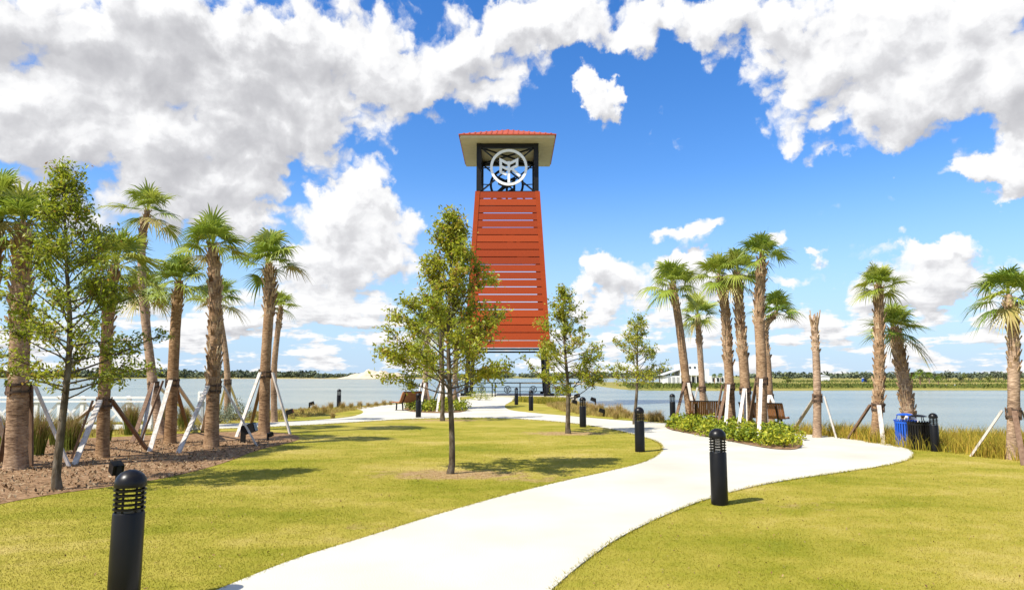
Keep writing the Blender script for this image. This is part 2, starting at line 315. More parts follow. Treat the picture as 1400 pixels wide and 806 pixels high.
# ------------------------------------------------------------------ mesh helpers
class MB:
    def __init__(s): s.v=[]; s.f=[]; s.t=[]
    def add(s, vs, fs, t=.5):
        o=len(s.v); s.v.extend([tuple(v) for v in vs]); s.f.extend([tuple(i+o for i in f) for f in fs]); s.t.extend([t]*len(fs))
    def box(s, c, size, rot=None, t=.5):
        hx,hy,hz=[q/2 for q in size]; vs=[Vector((x,y,z)) for x in(-hx,hx) for y in(-hy,hy) for z in(-hz,hz)]
        if rot is not None: vs=[rot@v for v in vs]
        c=Vector(c); s.add([v+c for v in vs], [(0,1,3,2),(4,6,7,5),(0,4,5,1),(2,3,7,6),(0,2,6,4),(1,5,7,3)], t)
    def beam(s, a, b, w, d, side=None, t=.5):
        a=Vector(a); b=Vector(b); z=(b-a); L=z.length; z.normalize()
        x = Vector(side) if side is not None else (Vector((0,0,1)) if abs(z.z)<.9 else Vector((1,0,0)))
        x = (x - z*x.dot(z)).normalized(); y=z.cross(x)
        rot=Matrix((x,y,z)).transposed()
        s.box((a+b)/2,(w,d,L),rot,t)
    def tube(s, pts, rad, n=10, cap=True, t=.5):
        pts=[Vector(p) for p in pts]
        if not isinstance(rad,(list,tuple)): rad=[rad]*len(pts)
        vs=[]; ref=None
        for i,p in enumerate(pts):
            d=(pts[min(i+1,len(pts)-1)]-pts[max(i-1,0)]).normalized()
            if ref is None: ref=Vector((1,0,0)) if abs(d.x)<.8 else Vector((0,1,0))
            x=(ref-d*ref.dot(d)).normalized(); y=d.cross(x); ref=x
            for k in range(n):
                a=2*math.pi*k/n; vs.append(p+(x*math.cos(a)+y*math.sin(a))*rad[i])
        fs=[]
        for i in range(len(pts)-1):
            for k in range(n):
                k2=(k+1)%n; fs.append((i*n+k,i*n+k2,(i+1)*n+k2,(i+1)*n+k))
        if cap: fs.append(tuple(range(n-1,-1,-1))); fs.append(tuple((len(pts)-1)*n+k for k in range(n)))
        s.add(vs,fs,t)
    def lathe(s, prof, n=24, c=(0,0,0), closed=False, t=.5):
        c=Vector(c); vs=[]; m=len(prof)
        for (r,z) in prof:
            for k in range(n):
                a=2*math.pi*k/n; vs.append(c+Vector((r*math.cos(a),r*math.sin(a),z)))
        fs=[]
        for i in range(m if closed else m-1):
            j=(i+1)%m
            for k in range(n):
                k2=(k+1)%n; fs.append((i*n+k,i*n+k2,j*n+k2,j*n+k))
        s.add(vs,fs,t)
    def prism(s, poly, axis_o, ux, uy, depth, t=.5):
        """polygon in plane (origin, ux, uy) extruded by depth vector"""
        o=Vector(axis_o); ux=Vector(ux); uy=Vector(uy); d=Vector(depth); n=len(poly)
        vs=[o+ux*a+uy*b for a,b in poly]; vs+= [v+d for v in vs]
        fs=[tuple(range(n)), tuple(range(2*n-1,n-1,-1))]+[(i,n+i,n+(i+1)%n,(i+1)%n) for i in range(n)]
        s.add(vs,fs,t)
    def build(s, name, m, parent=None, smooth=False, tint=False, loc=None):
        me=bpy.data.meshes.new(name); me.from_pydata(s.v,[],s.f); me.update()
        if tint:
            at=me.attributes.new('tint','FLOAT','FACE'); at.data.foreach_set('value', np.array(s.t,dtype=np.float32))
        fix(me)
        return link(name, me, m, parent, smooth, loc)
def fix(me):
    if len(me.polygons) < 20000:
        bm=bmesh.new(); bm.from_mesh(me); bmesh.ops.recalc_face_normals(bm, faces=bm.faces); bm.to_mesh(me); bm.free()
def link(name, me, m, parent=None, smooth=False, loc=None):
    o=bpy.data.objects.new(name, me); COL.objects.link(o)
    if m is not None: me.materials.append(m)
    if smooth: me.polygons.foreach_set('use_smooth',[True]*len(me.polygons))
    if smooth:
        try: me.set_sharp_from_angle(angle=R_(40))
        except Exception: pass
    if parent is not None: o.parent=parent
    if loc is not None: o.location=loc
    return o
def npmesh(name, V, Fc, k, tint, m, parent=None, loc=None):
    """V (n,3) verts, Fc (m,k) faces, tint (m)"""
    me=bpy.data.meshes.new(name); V=np.asarray(V,np.float32); Fc=np.asarray(Fc,np.int32)
    me.vertices.add(len(V)); me.vertices.foreach_set('co',V.ravel())
    me.loops.add(Fc.size); me.loops.foreach_set('vertex_index',Fc.ravel())
    me.polygons.add(len(Fc)); me.polygons.foreach_set('loop_start',np.arange(0,Fc.size,k,dtype=np.int32))
    me.update(calc_edges=True); me.validate()
    at=me.attributes.new('tint','FLOAT','FACE'); at.data.foreach_set('value',np.asarray(tint,np.float32))
    return link(name, me, m, parent, False, loc)
def thing(name, label, cat, loc=(0,0,0), rz=0, group=None):
    o=bpy.data.objects.new(name,None); COL.objects.link(o); o.location=loc; o.rotation_euler=(0,0,rz)
    o.empty_display_size=.2
    return tag(o,label,cat,group)
def tag(o,label=None,cat=None,group=None,kind=None):
    if label: o['label']=label
    if cat: o['category']=cat
    if group: o['group']=group
    if kind: o['kind']=kind
    return o
def struct(o): o['kind']='structure'; return o
def copy_tree(o, parent=None):
    c=o.copy(); COL.objects.link(c)
    if parent is not None: c.parent=parent
    for ch in list(o.children): copy_tree(ch,c)
    return c
def place(proto, first, loc, rz, label, group=None, scale=None):
    o = proto if first else copy_tree(proto)
    o.location=loc; o.rotation_euler=(0,0,rz); o['label']=label
    if group: o['group']=group
    if scale: o.scale=(scale,)*3
    return o
def flat_poly(name, pts, z, m, thick=0):
    bm=bmesh.new(); vs=[bm.verts.new((p[0],p[1],z)) for p in pts]; f=bm.faces.new(vs)
    if f.calc_area() and f.normal.z<0: f.normal_flip()
    bm.normal_update()
    if f.normal.z<0: f.normal_flip()
    if thick:
        r=bmesh.ops.extrude_face_region(bm, geom=[f]); nv=[e for e in r['geom'] if isinstance(e,bmesh.types.BMVert)]
        for v in nv: v.co.z += thick
    bmesh.ops.triangulate(bm, faces=[q for q in bm.faces if len(q.verts)>4])
    bmesh.ops.recalc_face_normals(bm, faces=bm.faces)
    me=bpy.data.meshes.new(name); bm.to_mesh(me); bm.free(); return link(name,me,m)
def smooth_poly(pts, it=2, closed=True):
    p=[Vector((q[0],q[1])) for q in pts]
    for _ in range(it):
        n=len(p); o=[]
        rng=range(n) if closed else range(n-1)
        if not closed: o.append(p[0])
        for i in rng:
            a,b=p[i],p[(i+1)%n]; o+= [a*.75+b*.25, a*.25+b*.75]
        if not closed: o.append(p[-1])
        p=o
    return p
def in_poly(X,Y,poly):
    X=np.asarray(X);Y=np.asarray(Y); r=np.zeros(X.shape,bool); n=len(poly); j=n-1
    for i in range(n):
        xi,yi=poly[i][0],poly[i][1]; xj,yj=poly[j][0],poly[j][1]
        c=((yi>Y)!=(yj>Y)) & (X < (xj-xi)*(Y-yi)/((yj-yi) if yj!=yi else 1e-9)+xi)
        r^=c; j=i
    return r
def scatter_poly(poly, n, rng):
    P=np.array([[p[0],p[1]] for p in poly]); lo,hi=P.min(0),P.max(0); out=[]
    tot=0
    while tot<n:
        q=rng.uniform(lo,hi,(n*2,2)); q=q[in_poly(q[:,0],q[:,1],poly)]; out.append(q); tot+=len(q)
        if len(q)==0: break
    return np.concatenate(out)[:n]
def blade_arrays(pts, h, w, lean, rng, curl=.35):
    """curved two-segment grass blades: returns V, F(tri)"""
    n=len(pts); a=rng.uniform(0,2*np.pi,n); la=rng.uniform(0,2*np.pi,n)
    sx,sy=np.cos(a)*w/2,np.sin(a)*w/2
    lx,ly=np.cos(la)*lean*h,np.sin(la)*lean*h
    V=np.zeros((n,5,3),np.float32)
    V[:,0]=np.stack([pts[:,0]-sx,pts[:,1]-sy,pts[:,2]],1); V[:,1]=np.stack([pts[:,0]+sx,pts[:,1]+sy,pts[:,2]],1)
    mx,my,mz=pts[:,0]+lx*curl,pts[:,1]+ly*curl,pts[:,2]+h*.6
    V[:,2]=np.stack([mx-sx*.7,my-sy*.7,mz],1); V[:,3]=np.stack([mx+sx*.7,my+sy*.7,mz],1)
    V[:,4]=np.stack([pts[:,0]+lx,pts[:,1]+ly,pts[:,2]+h],1)
    b=np.arange(n)[:,None]*5
    Fc=np.concatenate([b+np.array([[0,1,3]]),b+np.array([[0,3,2]]),b+np.array([[2,3,4]])],1).reshape(-1,3)
    return V.reshape(-1,3),Fc
def leaf_arrays(C, size, asp, rng, up=.6):
    """diamond leaves (two triangles folded along the midrib)"""
    n=len(C); d=rng.normal(size=(n,3)); d/=np.linalg.norm(d,axis=1)[:,None]
    nn=rng.normal(size=(n,3)); nn/=np.linalg.norm(nn,axis=1)[:,None]; nn[:,2]=np.abs(nn[:,2])+up
    s=np.cross(d,nn); s/=np.linalg.norm(s,axis=1)[:,None]+1e-9; nn=np.cross(s,d)
    L=np.asarray(size).reshape(-1,1) if np.ndim(size) else np.full((n,1),size)
    wd=L*asp*.5; V=np.zeros((n,4,3))
    V[:,0]=C-d*L*.5; V[:,2]=C+d*L*.5; V[:,1]=C+s*wd+nn*wd*.35-d*L*.05; V[:,3]=C-s*wd+nn*wd*.35-d*L*.05
    b=np.arange(n)[:,None]*4
    Fc=np.concatenate([b+np.array([[0,1,2]]),b+np.array([[0,2,3]])],1).reshape(-1,3)
    return V.reshape(-1,3),Fc

# ------------------------------------------------------------------ ground, paths, water
WZ=-1.0
edge_px=[(-700,577),(-200,577),(0,577),(210,577),(300,566),(400,559),(480,555),(545,551),(600,547.5),(617,541.2),(776,541.2),(785,551),(830,561),(880,570),(940,577),(1020,585),(1110,592),(1250,598),(1400,604),(1650,612),(2100,622)]
shore=[G(x,y) for x,y in edge_px]
shore=[Vector((-120,shore[0].y+6,0))]+shore+[Vector((120,shore[-1].y-2,0))]
ss=[Vector((p.x,p.y,0)) for p in smooth_poly(shore,2,False)]
land=ss+[Vector((120,-60,0)),Vector((-120,-60,0))]
struct(flat_poly('lawn_ground', land, 0, M['lawn']))
def bank():
    mb=MB(); n=len(ss); vs=[]
    for i,p in enumerate(ss):
        t=(ss[min(i+1,n-1)]-ss[max(i-1,0)]).normalized(); nn=Vector((-t.y,t.x,0))
        for (dd,z) in ((0,0),(.5,-.12),(1.5,-.6),(2.6,-1.05),(4.5,-1.7)):
            vs.append(p+nn*dd+Vector((0,0,z)))
    fs=[(i*5+k,i*5+k+1,(i+1)*5+k+1,(i+1)*5+k) for i in range(n-1) for k in range(4)]
    mb.add(vs,fs); return mb.build('shore_bank',M['sandbank'],smooth=True)
struct(bank())
struct(flat_poly('lake_water', [(-5000,5),(5000,5),(5000,6000),(-5000,6000)], WZ, M['water']))

path_px=[(120,880),(300,806),(400,765),(500,735),(590,706),(680,680),(760,660),(830,645),(880,633),(902,621),(907,611),(898,603),(875,596),(845,588.5),(808,582),(770,577),(720,573),(670,571),(620,571),(560,572.5),(500,576),(440,580),(390,582.5),(300,586),(215,590),
 (215,583),(300,579.5),(390,576.5),(440,573.8),(478,570),(496,565.5),(497,561),(484,557.5),(508,555),(540,552.5),(600,548.5),(640,546),(652,542.2),(708,542.2),(706,545),(697,549.5),(690,553.5),(690,557),(698,561),(730,564.5),(760,567),(790,569.5),(830,573),(880,576.5),(920,579),(1000,584.5),(1100,593),(1150,597.5),(1200,604),(1238,611.5),(1252,619.5),(1244,628.5),(1215,636),(1150,646),(1080,655.5),(1020,667),(960,684),(900,708),(840,738),(790,775),(755,806),(690,870)]
path=smooth_poly([G(x,y) for x,y in path_px],2)
struct(flat_poly('concrete_path', path, 0.002, M['concrete'], thick=.012))
mulch_px=[(-500,800),(-200,735),(0,688),(80,674),(160,664),(240,651),(310,632),(350,615),(392,606),(412,600),(405,594),(370,589.5),(300,590),(215,594),(100,600),(-200,605),(-700,610)]
mulchp=smooth_poly([G(x,y) for x,y in mulch_px],2)
struct(flat_poly('mulch_bed', mulchp, 0.006, M['mulch']))
rng=np.random.default_rng(3)
# mulch chips
pp=scatter_poly([p for p in mulchp], 16000, rng); pp=pp[(pp[:,1]<19)&(pp[:,0]>-14)&(pp[:,1]>7)]
V,Fc=leaf_arrays(np.c_[pp,np.full(len(pp),.018)+rng.uniform(0,.014,len(pp))], rng.uniform(.03,.10,len(pp)), .4, rng, up=2.0)
tag(npmesh('mulch_chips',V,Fc,3,np.repeat(rng.uniform(0,1,len(pp)),2),M['chips']),'brown bark chips loose on the mulch bed under the left palms','mulch',kind='stuff')

# short mown grass
def lawn_blades():
    n=560000; Y=3.9+ (26-3.9)*rng.beta(1.0,2.6,n); X=rng.uniform(-1,1,n)*(Y*.80+.6)
    ok=in_poly(X,Y,land)&~in_poly(X,Y,path)&~in_poly(X,Y,mulchp); X,Y=X[ok],Y[ok]
    n=len(X); h=rng.uniform(.005,.013,n)*(1+Y*.012); w=.003*(1+Y*.10)
    V,Fc=blade_arrays(np.c_[X,Y,np.zeros(n)],h,w,rng.uniform(.3,1.1,n),rng)
    tag(npmesh('lawn_grass',V,Fc,3,np.repeat(rng.uniform(0,1,n),3),M['blade']),'short mown yellow green grass covering the park lawn','grass',kind='stuff')
lawn_blades()
def edge_blades():
    P=np.array([[p.x,p.y] for p in path]); Q=np.roll(P,-1,0); L=np.linalg.norm(Q-P,axis=1); near=(P[:,1]<30)&(P[:,1]>2)
    pts=[]
    for p,q,l,k in zip(P,Q,L,near):
        if not k: continue
        m=int(l*170); t=rng.uniform(0,1,(m,1)); pts.append(p+(q-p)*t+rng.normal(0,.022,(m,2)))
    pts=np.concatenate(pts); n=len(pts); h=rng.uniform(.018,.045,n)
    V,Fc=blade_arrays(np.c_[pts,np.zeros(n)],h,.004*(1+pts[:,1]*.1),rng.uniform(.4,1.3,n),rng)
    tag(npmesh('path_edge_grass',V,Fc,3,np.repeat(rng.uniform(0,1,n),3),M['blade']),'untrimmed grass blades creeping over the edge of the pale path','grass',kind='stuff')
edge_blades()
n=1700; Y=4.3+12*rng.beta(1,1.6,n); X=rng.uniform(-1,1,n)*Y*.78; ok=in_poly(X,Y,land)&~in_poly(X,Y,path)&~in_poly(X,Y,mulchp); X,Y=X[ok],Y[ok]
V,Fc=leaf_arrays(np.c_[X,Y,np.full(len(X),.022)],rng.uniform(.012,.034,len(X)),.55,rng,up=2.5)
tag(npmesh('fallen_leaves',V,Fc,3,np.repeat(rng.uniform(0,1,len(X)),2),M['leaflitter']),'small dry brown leaves scattered over the lawn','leaves',kind='stuff')

# ------------------------------------------------------------------ far shores
def mound(name, pts, z0, z1, m, inset=.15):
    """low land: outline at z0 rising to z1 inside"""
    P=[Vector((p[0],p[1],0)) for p in pts]; c=sum(P,Vector())/len(P); n=len(P)
    vs=[(p.x,p.y,z0) for p in P]+[((p.x+(c.x-p.x)*inset),(p.y+(c.y-p.y)*inset),z1) for p in P]
    mb=MB(); mb.add(vs,[(i,(i+1)%n,n+(i+1)%n,n+i) for i in range(n)]+[tuple(range(n,2*n))]); return struct(mb.build(name,m))
mound('far_shore_land',[(-1900,640),(-900,600),(-250,655),(0,690),(90,690),(200,650),(420,560),(1500,600),(3500,900),(4000,3000),(-4000,3000),(-3000,900)],WZ-.2,-.2,M['farland'],.02)
mound('marsh_land',[(21,138),(24,128),(40,126),(70,131),(130,128),(200,134),(330,140),(330,158),(180,160),(100,158),(88,175),(88,262),(30,262),(22,220)],WZ-.2,-.65,M['farland'],.03)
mound('marsh_far_land',[(70,225),(130,214),(200,216),(330,225),(900,240),(900,640),(300,560),(180,520),(90,420)],WZ-.2,-.5,M['farland'],.03)
mound('sand_bar',[(-300,600),(-120,560),(-60,545),(-40,570),(-80,610),(-200,625)],WZ-.2,-.7,M['sandbank'],.2)
mound('shoal_sand',[(-16,255),(10,262),(38,225),(47,190),(44,178),(36,190),(20,225),(0,245)],WZ-.1,WZ+.12,M['sandbank'],.2)
def sandpile():
    mb=MB(); nx,ny=36,9; r=random.Random(4); c=A(508,518,590); vs=[]
    for j in range(ny):
        for i in range(nx):
            u=i/(nx-1); v=j/(ny-1)
            prof=max(0,min(u/.45,1))**1.1*(1-.45*max(0,(u-.55)/.45))*max(0,min(1,(1-u)/.06))
            prof*=(1+.12*math.sin(u*31)+.1*r.uniform(-1,1)); z=-1.1+7.0*prof*math.sin(math.pi*min(1,max(0,v)))**.8
            vs.append((c.x+(u-.5)*62, 590+(v-.5)*30, z))
    fs=[(j*nx+i,j*nx+i+1,(j+1)*nx+i+1,(j+1)*nx+i) for j in range(ny-1) for i in range(nx-1)]
    mb.add(vs,fs); return struct(mb.build('sand_hill',M['sand'],smooth=True))
sandpile()
def canopy(name, specs, leaf, m, label, cat, seed, per=46, kind='stuff'):
    rg=np.random.default_rng(seed); Cs=[]; T=[]; S=[]
    for (x,y,z,rx,h) in specs:
        k=per; u=rg.normal(size=(k,3)); u/=np.linalg.norm(u,axis=1)[:,None]; u*=rg.uniform(.45,1,(k,1))**.6
        lump=1+.25*np.sin(u[:,0:1]*5+rg.uniform(0,6))
        Cs.append(np.array([x,y,z+h*.55])+u*np.array([rx,rx*.7,h*.5])*lump); T.append(np.clip(rg.normal(.45,.25,k)+u[:,2]*.15+rg.normal(0,.12),0,1)); S.append(leaf*rg.uniform(.6,1.4,k)*(.5+h/12))
    C=np.concatenate(Cs); V,Fc=leaf_arrays(C,np.concatenate(S),.9,rg)
    return tag(npmesh(name,V,Fc,3,np.repeat(np.concatenate(T),2),m),label,cat,kind=kind)
rg=random.Random(8)
sp=[]
for i in range(620):
    px=rg.uniform(-60,905); Y=rg.uniform(655,760); p=A(px,517,Y); 
    hh=rg.uniform(2.6,6.0)
    if px<430: hh*=1.15+.45*math.exp(-((px-150)/130)**2)*rg.uniform(.6,1.2)
    if 430<px<640: hh*=.72
    sp.append((p.x,Y,-.4,rg.uniform(4,8),hh))
canopy('far_treeline',sp,2.6,M['fartree'],'dark low woods lining the far shore on the left and middle','woods',5,per=40)
sp=[]
for i in range(210):
    px=rg.uniform(1020,1460); Y=rg.uniform(560,640); p=A(px,517,Y); sp.append((p.x,Y,-.4,rg.uniform(5,9),rg.uniform(1.8,5.2)))
canopy('far_woods',sp,2.6,M['fartree'],'thin dark strip of woods on the horizon behind the marsh','woods',6,per=40)
# marsh grass strip far
def marsh_far():
    rg=np.random.default_rng(12); P=[]
    for (poly,n) in (([(22,128),(40,127),(70,132),(130,129),(200,135),(330,141),(330,157),(180,159),(100,157),(60,175),(28,175)],16000),([(88,226),(130,218),(300,228),(600,240),(600,300),(120,300)],9000)):
        q=scatter_poly(poly,n,rg); P.append(q)
    P=np.concatenate(P); n=len(P); bx=.5+.5*np.sin(P[:,0]*.35)*np.sin(P[:,0]*.11+1)
    front=np.clip((P[:,1]-129)/14,0,1)
    h=rg.uniform(.25,.6,n)*(1+.5*bx)*(.3+front*.9)
    V,Fc=blade_arrays(np.c_[P,np.full(n,-.68)],h,rg.uniform(.25,.6,n),rg.uniform(.1,.5,n),rg)
    t=np.clip(rg.normal(.75,.2,n)-front*.45,0,1)
    tag(npmesh('far_marsh_grass',V,Fc,3,np.repeat(t,3),M['fargreen']),'green and straw coloured marsh grass on the spit across the lake','grass',kind='stuff')
marsh_far()
# individual far trees
def far_tree_mesh(seed,h,rx,mat,per=150):
    rg=np.random.default_rng(seed); C=[];T=[]
    for b in range(7):
        c=np.array([rg.uniform(-.55,.55)*rx,rg.uniform(-.4,.4)*rx,h*rg.uniform(.42,.8)]); k=per//5
        u=rg.normal(size=(k,3)); u/=np.linalg.norm(u,axis=1)[:,None]; u*=rg.uniform(.4,1,(k,1))
        C.append(c+u*np.array([rx*.5,rx*.5,h*.24])); T.append(np.clip(rg.normal(.45,.2,k)+u[:,2]*.2,0,1))
    C=np.concatenate(C); V,Fc=leaf_arrays(C,rg.uniform(.25,.5,len(C))*h*.16*2,.8,rg); return V,Fc,np.repeat(np.concatenate(T),2)
def far_tree_proto(seed,h,rx,m):
    r=thing('far_tree','x','tree'); V,Fc,T=far_tree_mesh(seed,h,rx,m); npmesh('crown',V,Fc,3,T,m,r)
    mb=MB(); mb.tube([(0,0,-.1),(.05,0,h*.3),(-.05,.05,h*.6)],[.14,.10,.05],6); mb.build('trunk',M['oakbark'],r); return r
protos=[far_tree_proto(20+i,h,rx,M['fargreen'] if i==1 else M['fartree']) for i,(h,rx) in enumerate([(3.6,2.1),(3.2,2.4),(4.2,1.9)])]
used=[False]*3
def far_tree(px,Y,k,label,grp,z=-.55,sc=1):
    p=A(px,520,Y); o=place(protos[k],not used[k],(p.x,Y,z),rg.uniform(0,6),label,grp,sc); used[k]=True; return o
for i in range(24):
    k=i%3
    far_tree(1188+i*10.2+rg.uniform(-4,4),rg.uniform(222,262),k,['dark rounded tree in the row behind the far marsh','light green bushy tree in the row behind the far marsh','tall dark tree in the row behind the far marsh'][k],'trees behind the far marsh',sc=rg.uniform(.7,1.05))
for i,(px,Y,sc) in enumerate([(884,212,1.15),(893,206,1.35),(902,214,1.5),(912,218,1.5),(922,222,1.3)]):
    far_tree(px,Y,[2,1,0,1,0][i],['dark narrow tree at the far left of the white lakeside house','low light green tree left of the white lakeside house','broad dark tree behind the sloping roof of the white house','light green tree rising over the sloping roof of the white house','dark tree between the sloping roof and the white block of the house'][i],'trees by the lakeside house',z=-.6,sc=sc)
far_tree(1077,172,1,'lone yellow green bush standing on the grassy spit','spit trees',z=-.7,sc=.75)

def house():
    Y=200; u=lambda px: (px-CX)/F*Y*1.0
    r=thing('lakeside_house','white modern lakeside house with square windows and a sloping side roof','house',(u(945),Y,-.62))
    ox=u(945)
    def bx(x0,x1,z0,z1,y0=0,d=7): return (((u(x0)+u(x1))/2-ox, y0+d/2,(z0+z1)/2),(u(x1)-u(x0),d,z1-z0))
    w=MB(); 
    for a in ((929,957,0,5.7,0,8),(957.3,969,0,4.3,.8,6),(969.3,991,0,2.3,.5,6),(909,928.7,0,2.3,.8,7)):
        w.box(*bx(a[0],a[1],a[2],a[3],a[4],a[5]))
    w.build('wall',M['white'],r)
    rf=MB(); 
    a,b=u(906)-ox,u(929)-ox
    rf.prism([(a,2.4),(b-.01,4.0),(b-.01,4.22),(a,2.6)],(0,.4,0),(1,0,0),(0,0,1),(0,8,0)); rf.build('roof',M['farroof'],r)
    for x in (936,942,948.5,954):
        m=MB(); m.box(((u(x)-ox),-.03,4.7),(.55,.1,.55)); m.build('window',M['darkglass'],r)
    for x in (932,938,945,952):
        m=MB(); m.box(((u(x)-ox),-.03,1.1),(.95,.1,1.9)); m.build('window',M['darkglass'],r)
    for x in (974,980,986):
        m=MB(); m.box(((u(x)-ox),.45,1.2),(.6,.12,1.1)); m.build('window',M['darkglass'],r)
    for x in (914,920,926):
        m=MB(); m.box(((u(x)-ox),.75,1.15),(.7,.12,1.6)); m.build('door',M['grey'],r)
    pc=MB(); pc.box(((u(943)-ox),-.9,2.55),(u(959)-u(928),1.7,.2)); pc.build('porch_roof',M['white'],r)
    for x in (929.5,935,941.5,948,955.5):
        m=MB(); m.box((u(x)-ox,-1.6,1.22),(.18,.18,2.44)); m.build('column',M['white'],r)
house()
def cabin():
    p=A(1181.5,523,235); r=thing('blue_cabin','small bright blue cabin beside the trees on the far marsh','cabin',(p.x,235,-.6))
    m=MB(); m.box((0,0,.7),(1.1,1.1,1.4)); m.build('body',M['blue'],r); m=MB(); m.prism([(-.65,0),(.65,0),(0,.3)],(0,-.62,1.41),(1,0,0),(0,0,1),(0,1.24,0)); m.build('roof',M['farroof'],r)
    m=MB(); m.box((0,-.56,.62),(.6,.05,1.15)); m.build('door',M['darkglass'],r)
    p=A(1126,521,300); r=thing('far_shed','tiny white shed on the horizon behind the marsh','shed',(p.x,300,-.5))
    m=MB(); m.box((0,0,.9),(4.2,3,1.8)); m.build('wall',M['white'],r); m=MB(); m.prism([(-2.3,0),(2.3,0),(0,.8)],(0,-1.6,1.81),(1,0,0),(0,0,1),(0,3.2,0)); m.build('roof',M['farroof'],r)
cabin()

# ------------------------------------------------------------------ tower
def stroke_poly(mb, pts, w, o, ux, uz, depth, closed=False):
    """mitred flat stroke along pts, extruded"""
    P=[Vector(p) for p in pts]; n=len(P); L=[];Rr=[]
    for i in range(n):
        a=P[(i-1)%n] if (closed or i>0) else None; b=P[(i+1)%n] if (closed or i<n-1) else None
        d1=(P[i]-a).normalized() if a is not None else None; d2=(b-P[i]).normalized() if b is not None else None
        if d1 is None: d1=d2
        if d2 is None: d2=d1
        n1=Vector((-d1.y,d1.x)); n2=Vector((-d2.y,d2.x)); mm=(n1+n2); mm=mm.normalized() if mm.length>1e-6 else n1
        k=min(1/max(.35,mm.dot(n1)),2.2); L.append(P[i]+mm*w/2*k); Rr.append(P[i]-mm*w/2*k)
    m=n if closed else n-1
    for i in range(m):
        j=(i+1)%n; q=[L[i],L[j],Rr[j],Rr[i]]
        mb.prism([(v.x,v.y) for v in q],o,ux,uz,depth)
def emblem_strokes(mb,o,ux,uz,depth,s,w):
    """the book-and-stem mark, in units of the ring radius"""
    N=Vector
    k=s/208.0
    def q(x,y): return ((x-448)*k,(390-y)*k)
    dz=Vector(depth)
    stroke_poly(mb,[q(448,575),q(448,322)],w,o,ux,uz,depth)
    e=dz*.012
    stroke_poly(mb,[q(448,352),q(358,306),q(358,442),q(425,474)],w,Vector(o)-e,ux,uz,dz*1.02)
    stroke_poly(mb,[q(358,376),q(448,420)],w*.9,Vector(o)-e*2,ux,uz,dz*1.04)
    stroke_poly(mb,[q(448,352),q(540,306),q(540,372),q(448,418)],w,Vector(o)-e*3,ux,uz,dz*1.06)
    stroke_poly(mb,[q(478,402),q(572,492)],w,Vector(o)-e*4,ux,uz,dz*1.08)
def ring(mb,o,ux,uz,depth,r0,r1,n=48):
    o=Vector(o);ux=Vector(ux);uz=Vector(uz);d=Vector(depth); vs=[]
    for (r,dd) in ((r0,0),(r1,0),(r1,1),(r0,1)):
        for k in range(n):
            a=2*math.pi*k/n; vs.append(o+ux*r*math.cos(a)+uz*r*math.sin(a)+d*dd)
    fs=[(i*n+k,i*n+(k+1)%n,((i+1)%4)*n+(k+1)%n,((i+1)%4)*n+k) for i in range(4) for k in range(n)]
    mb.add(vs,fs)
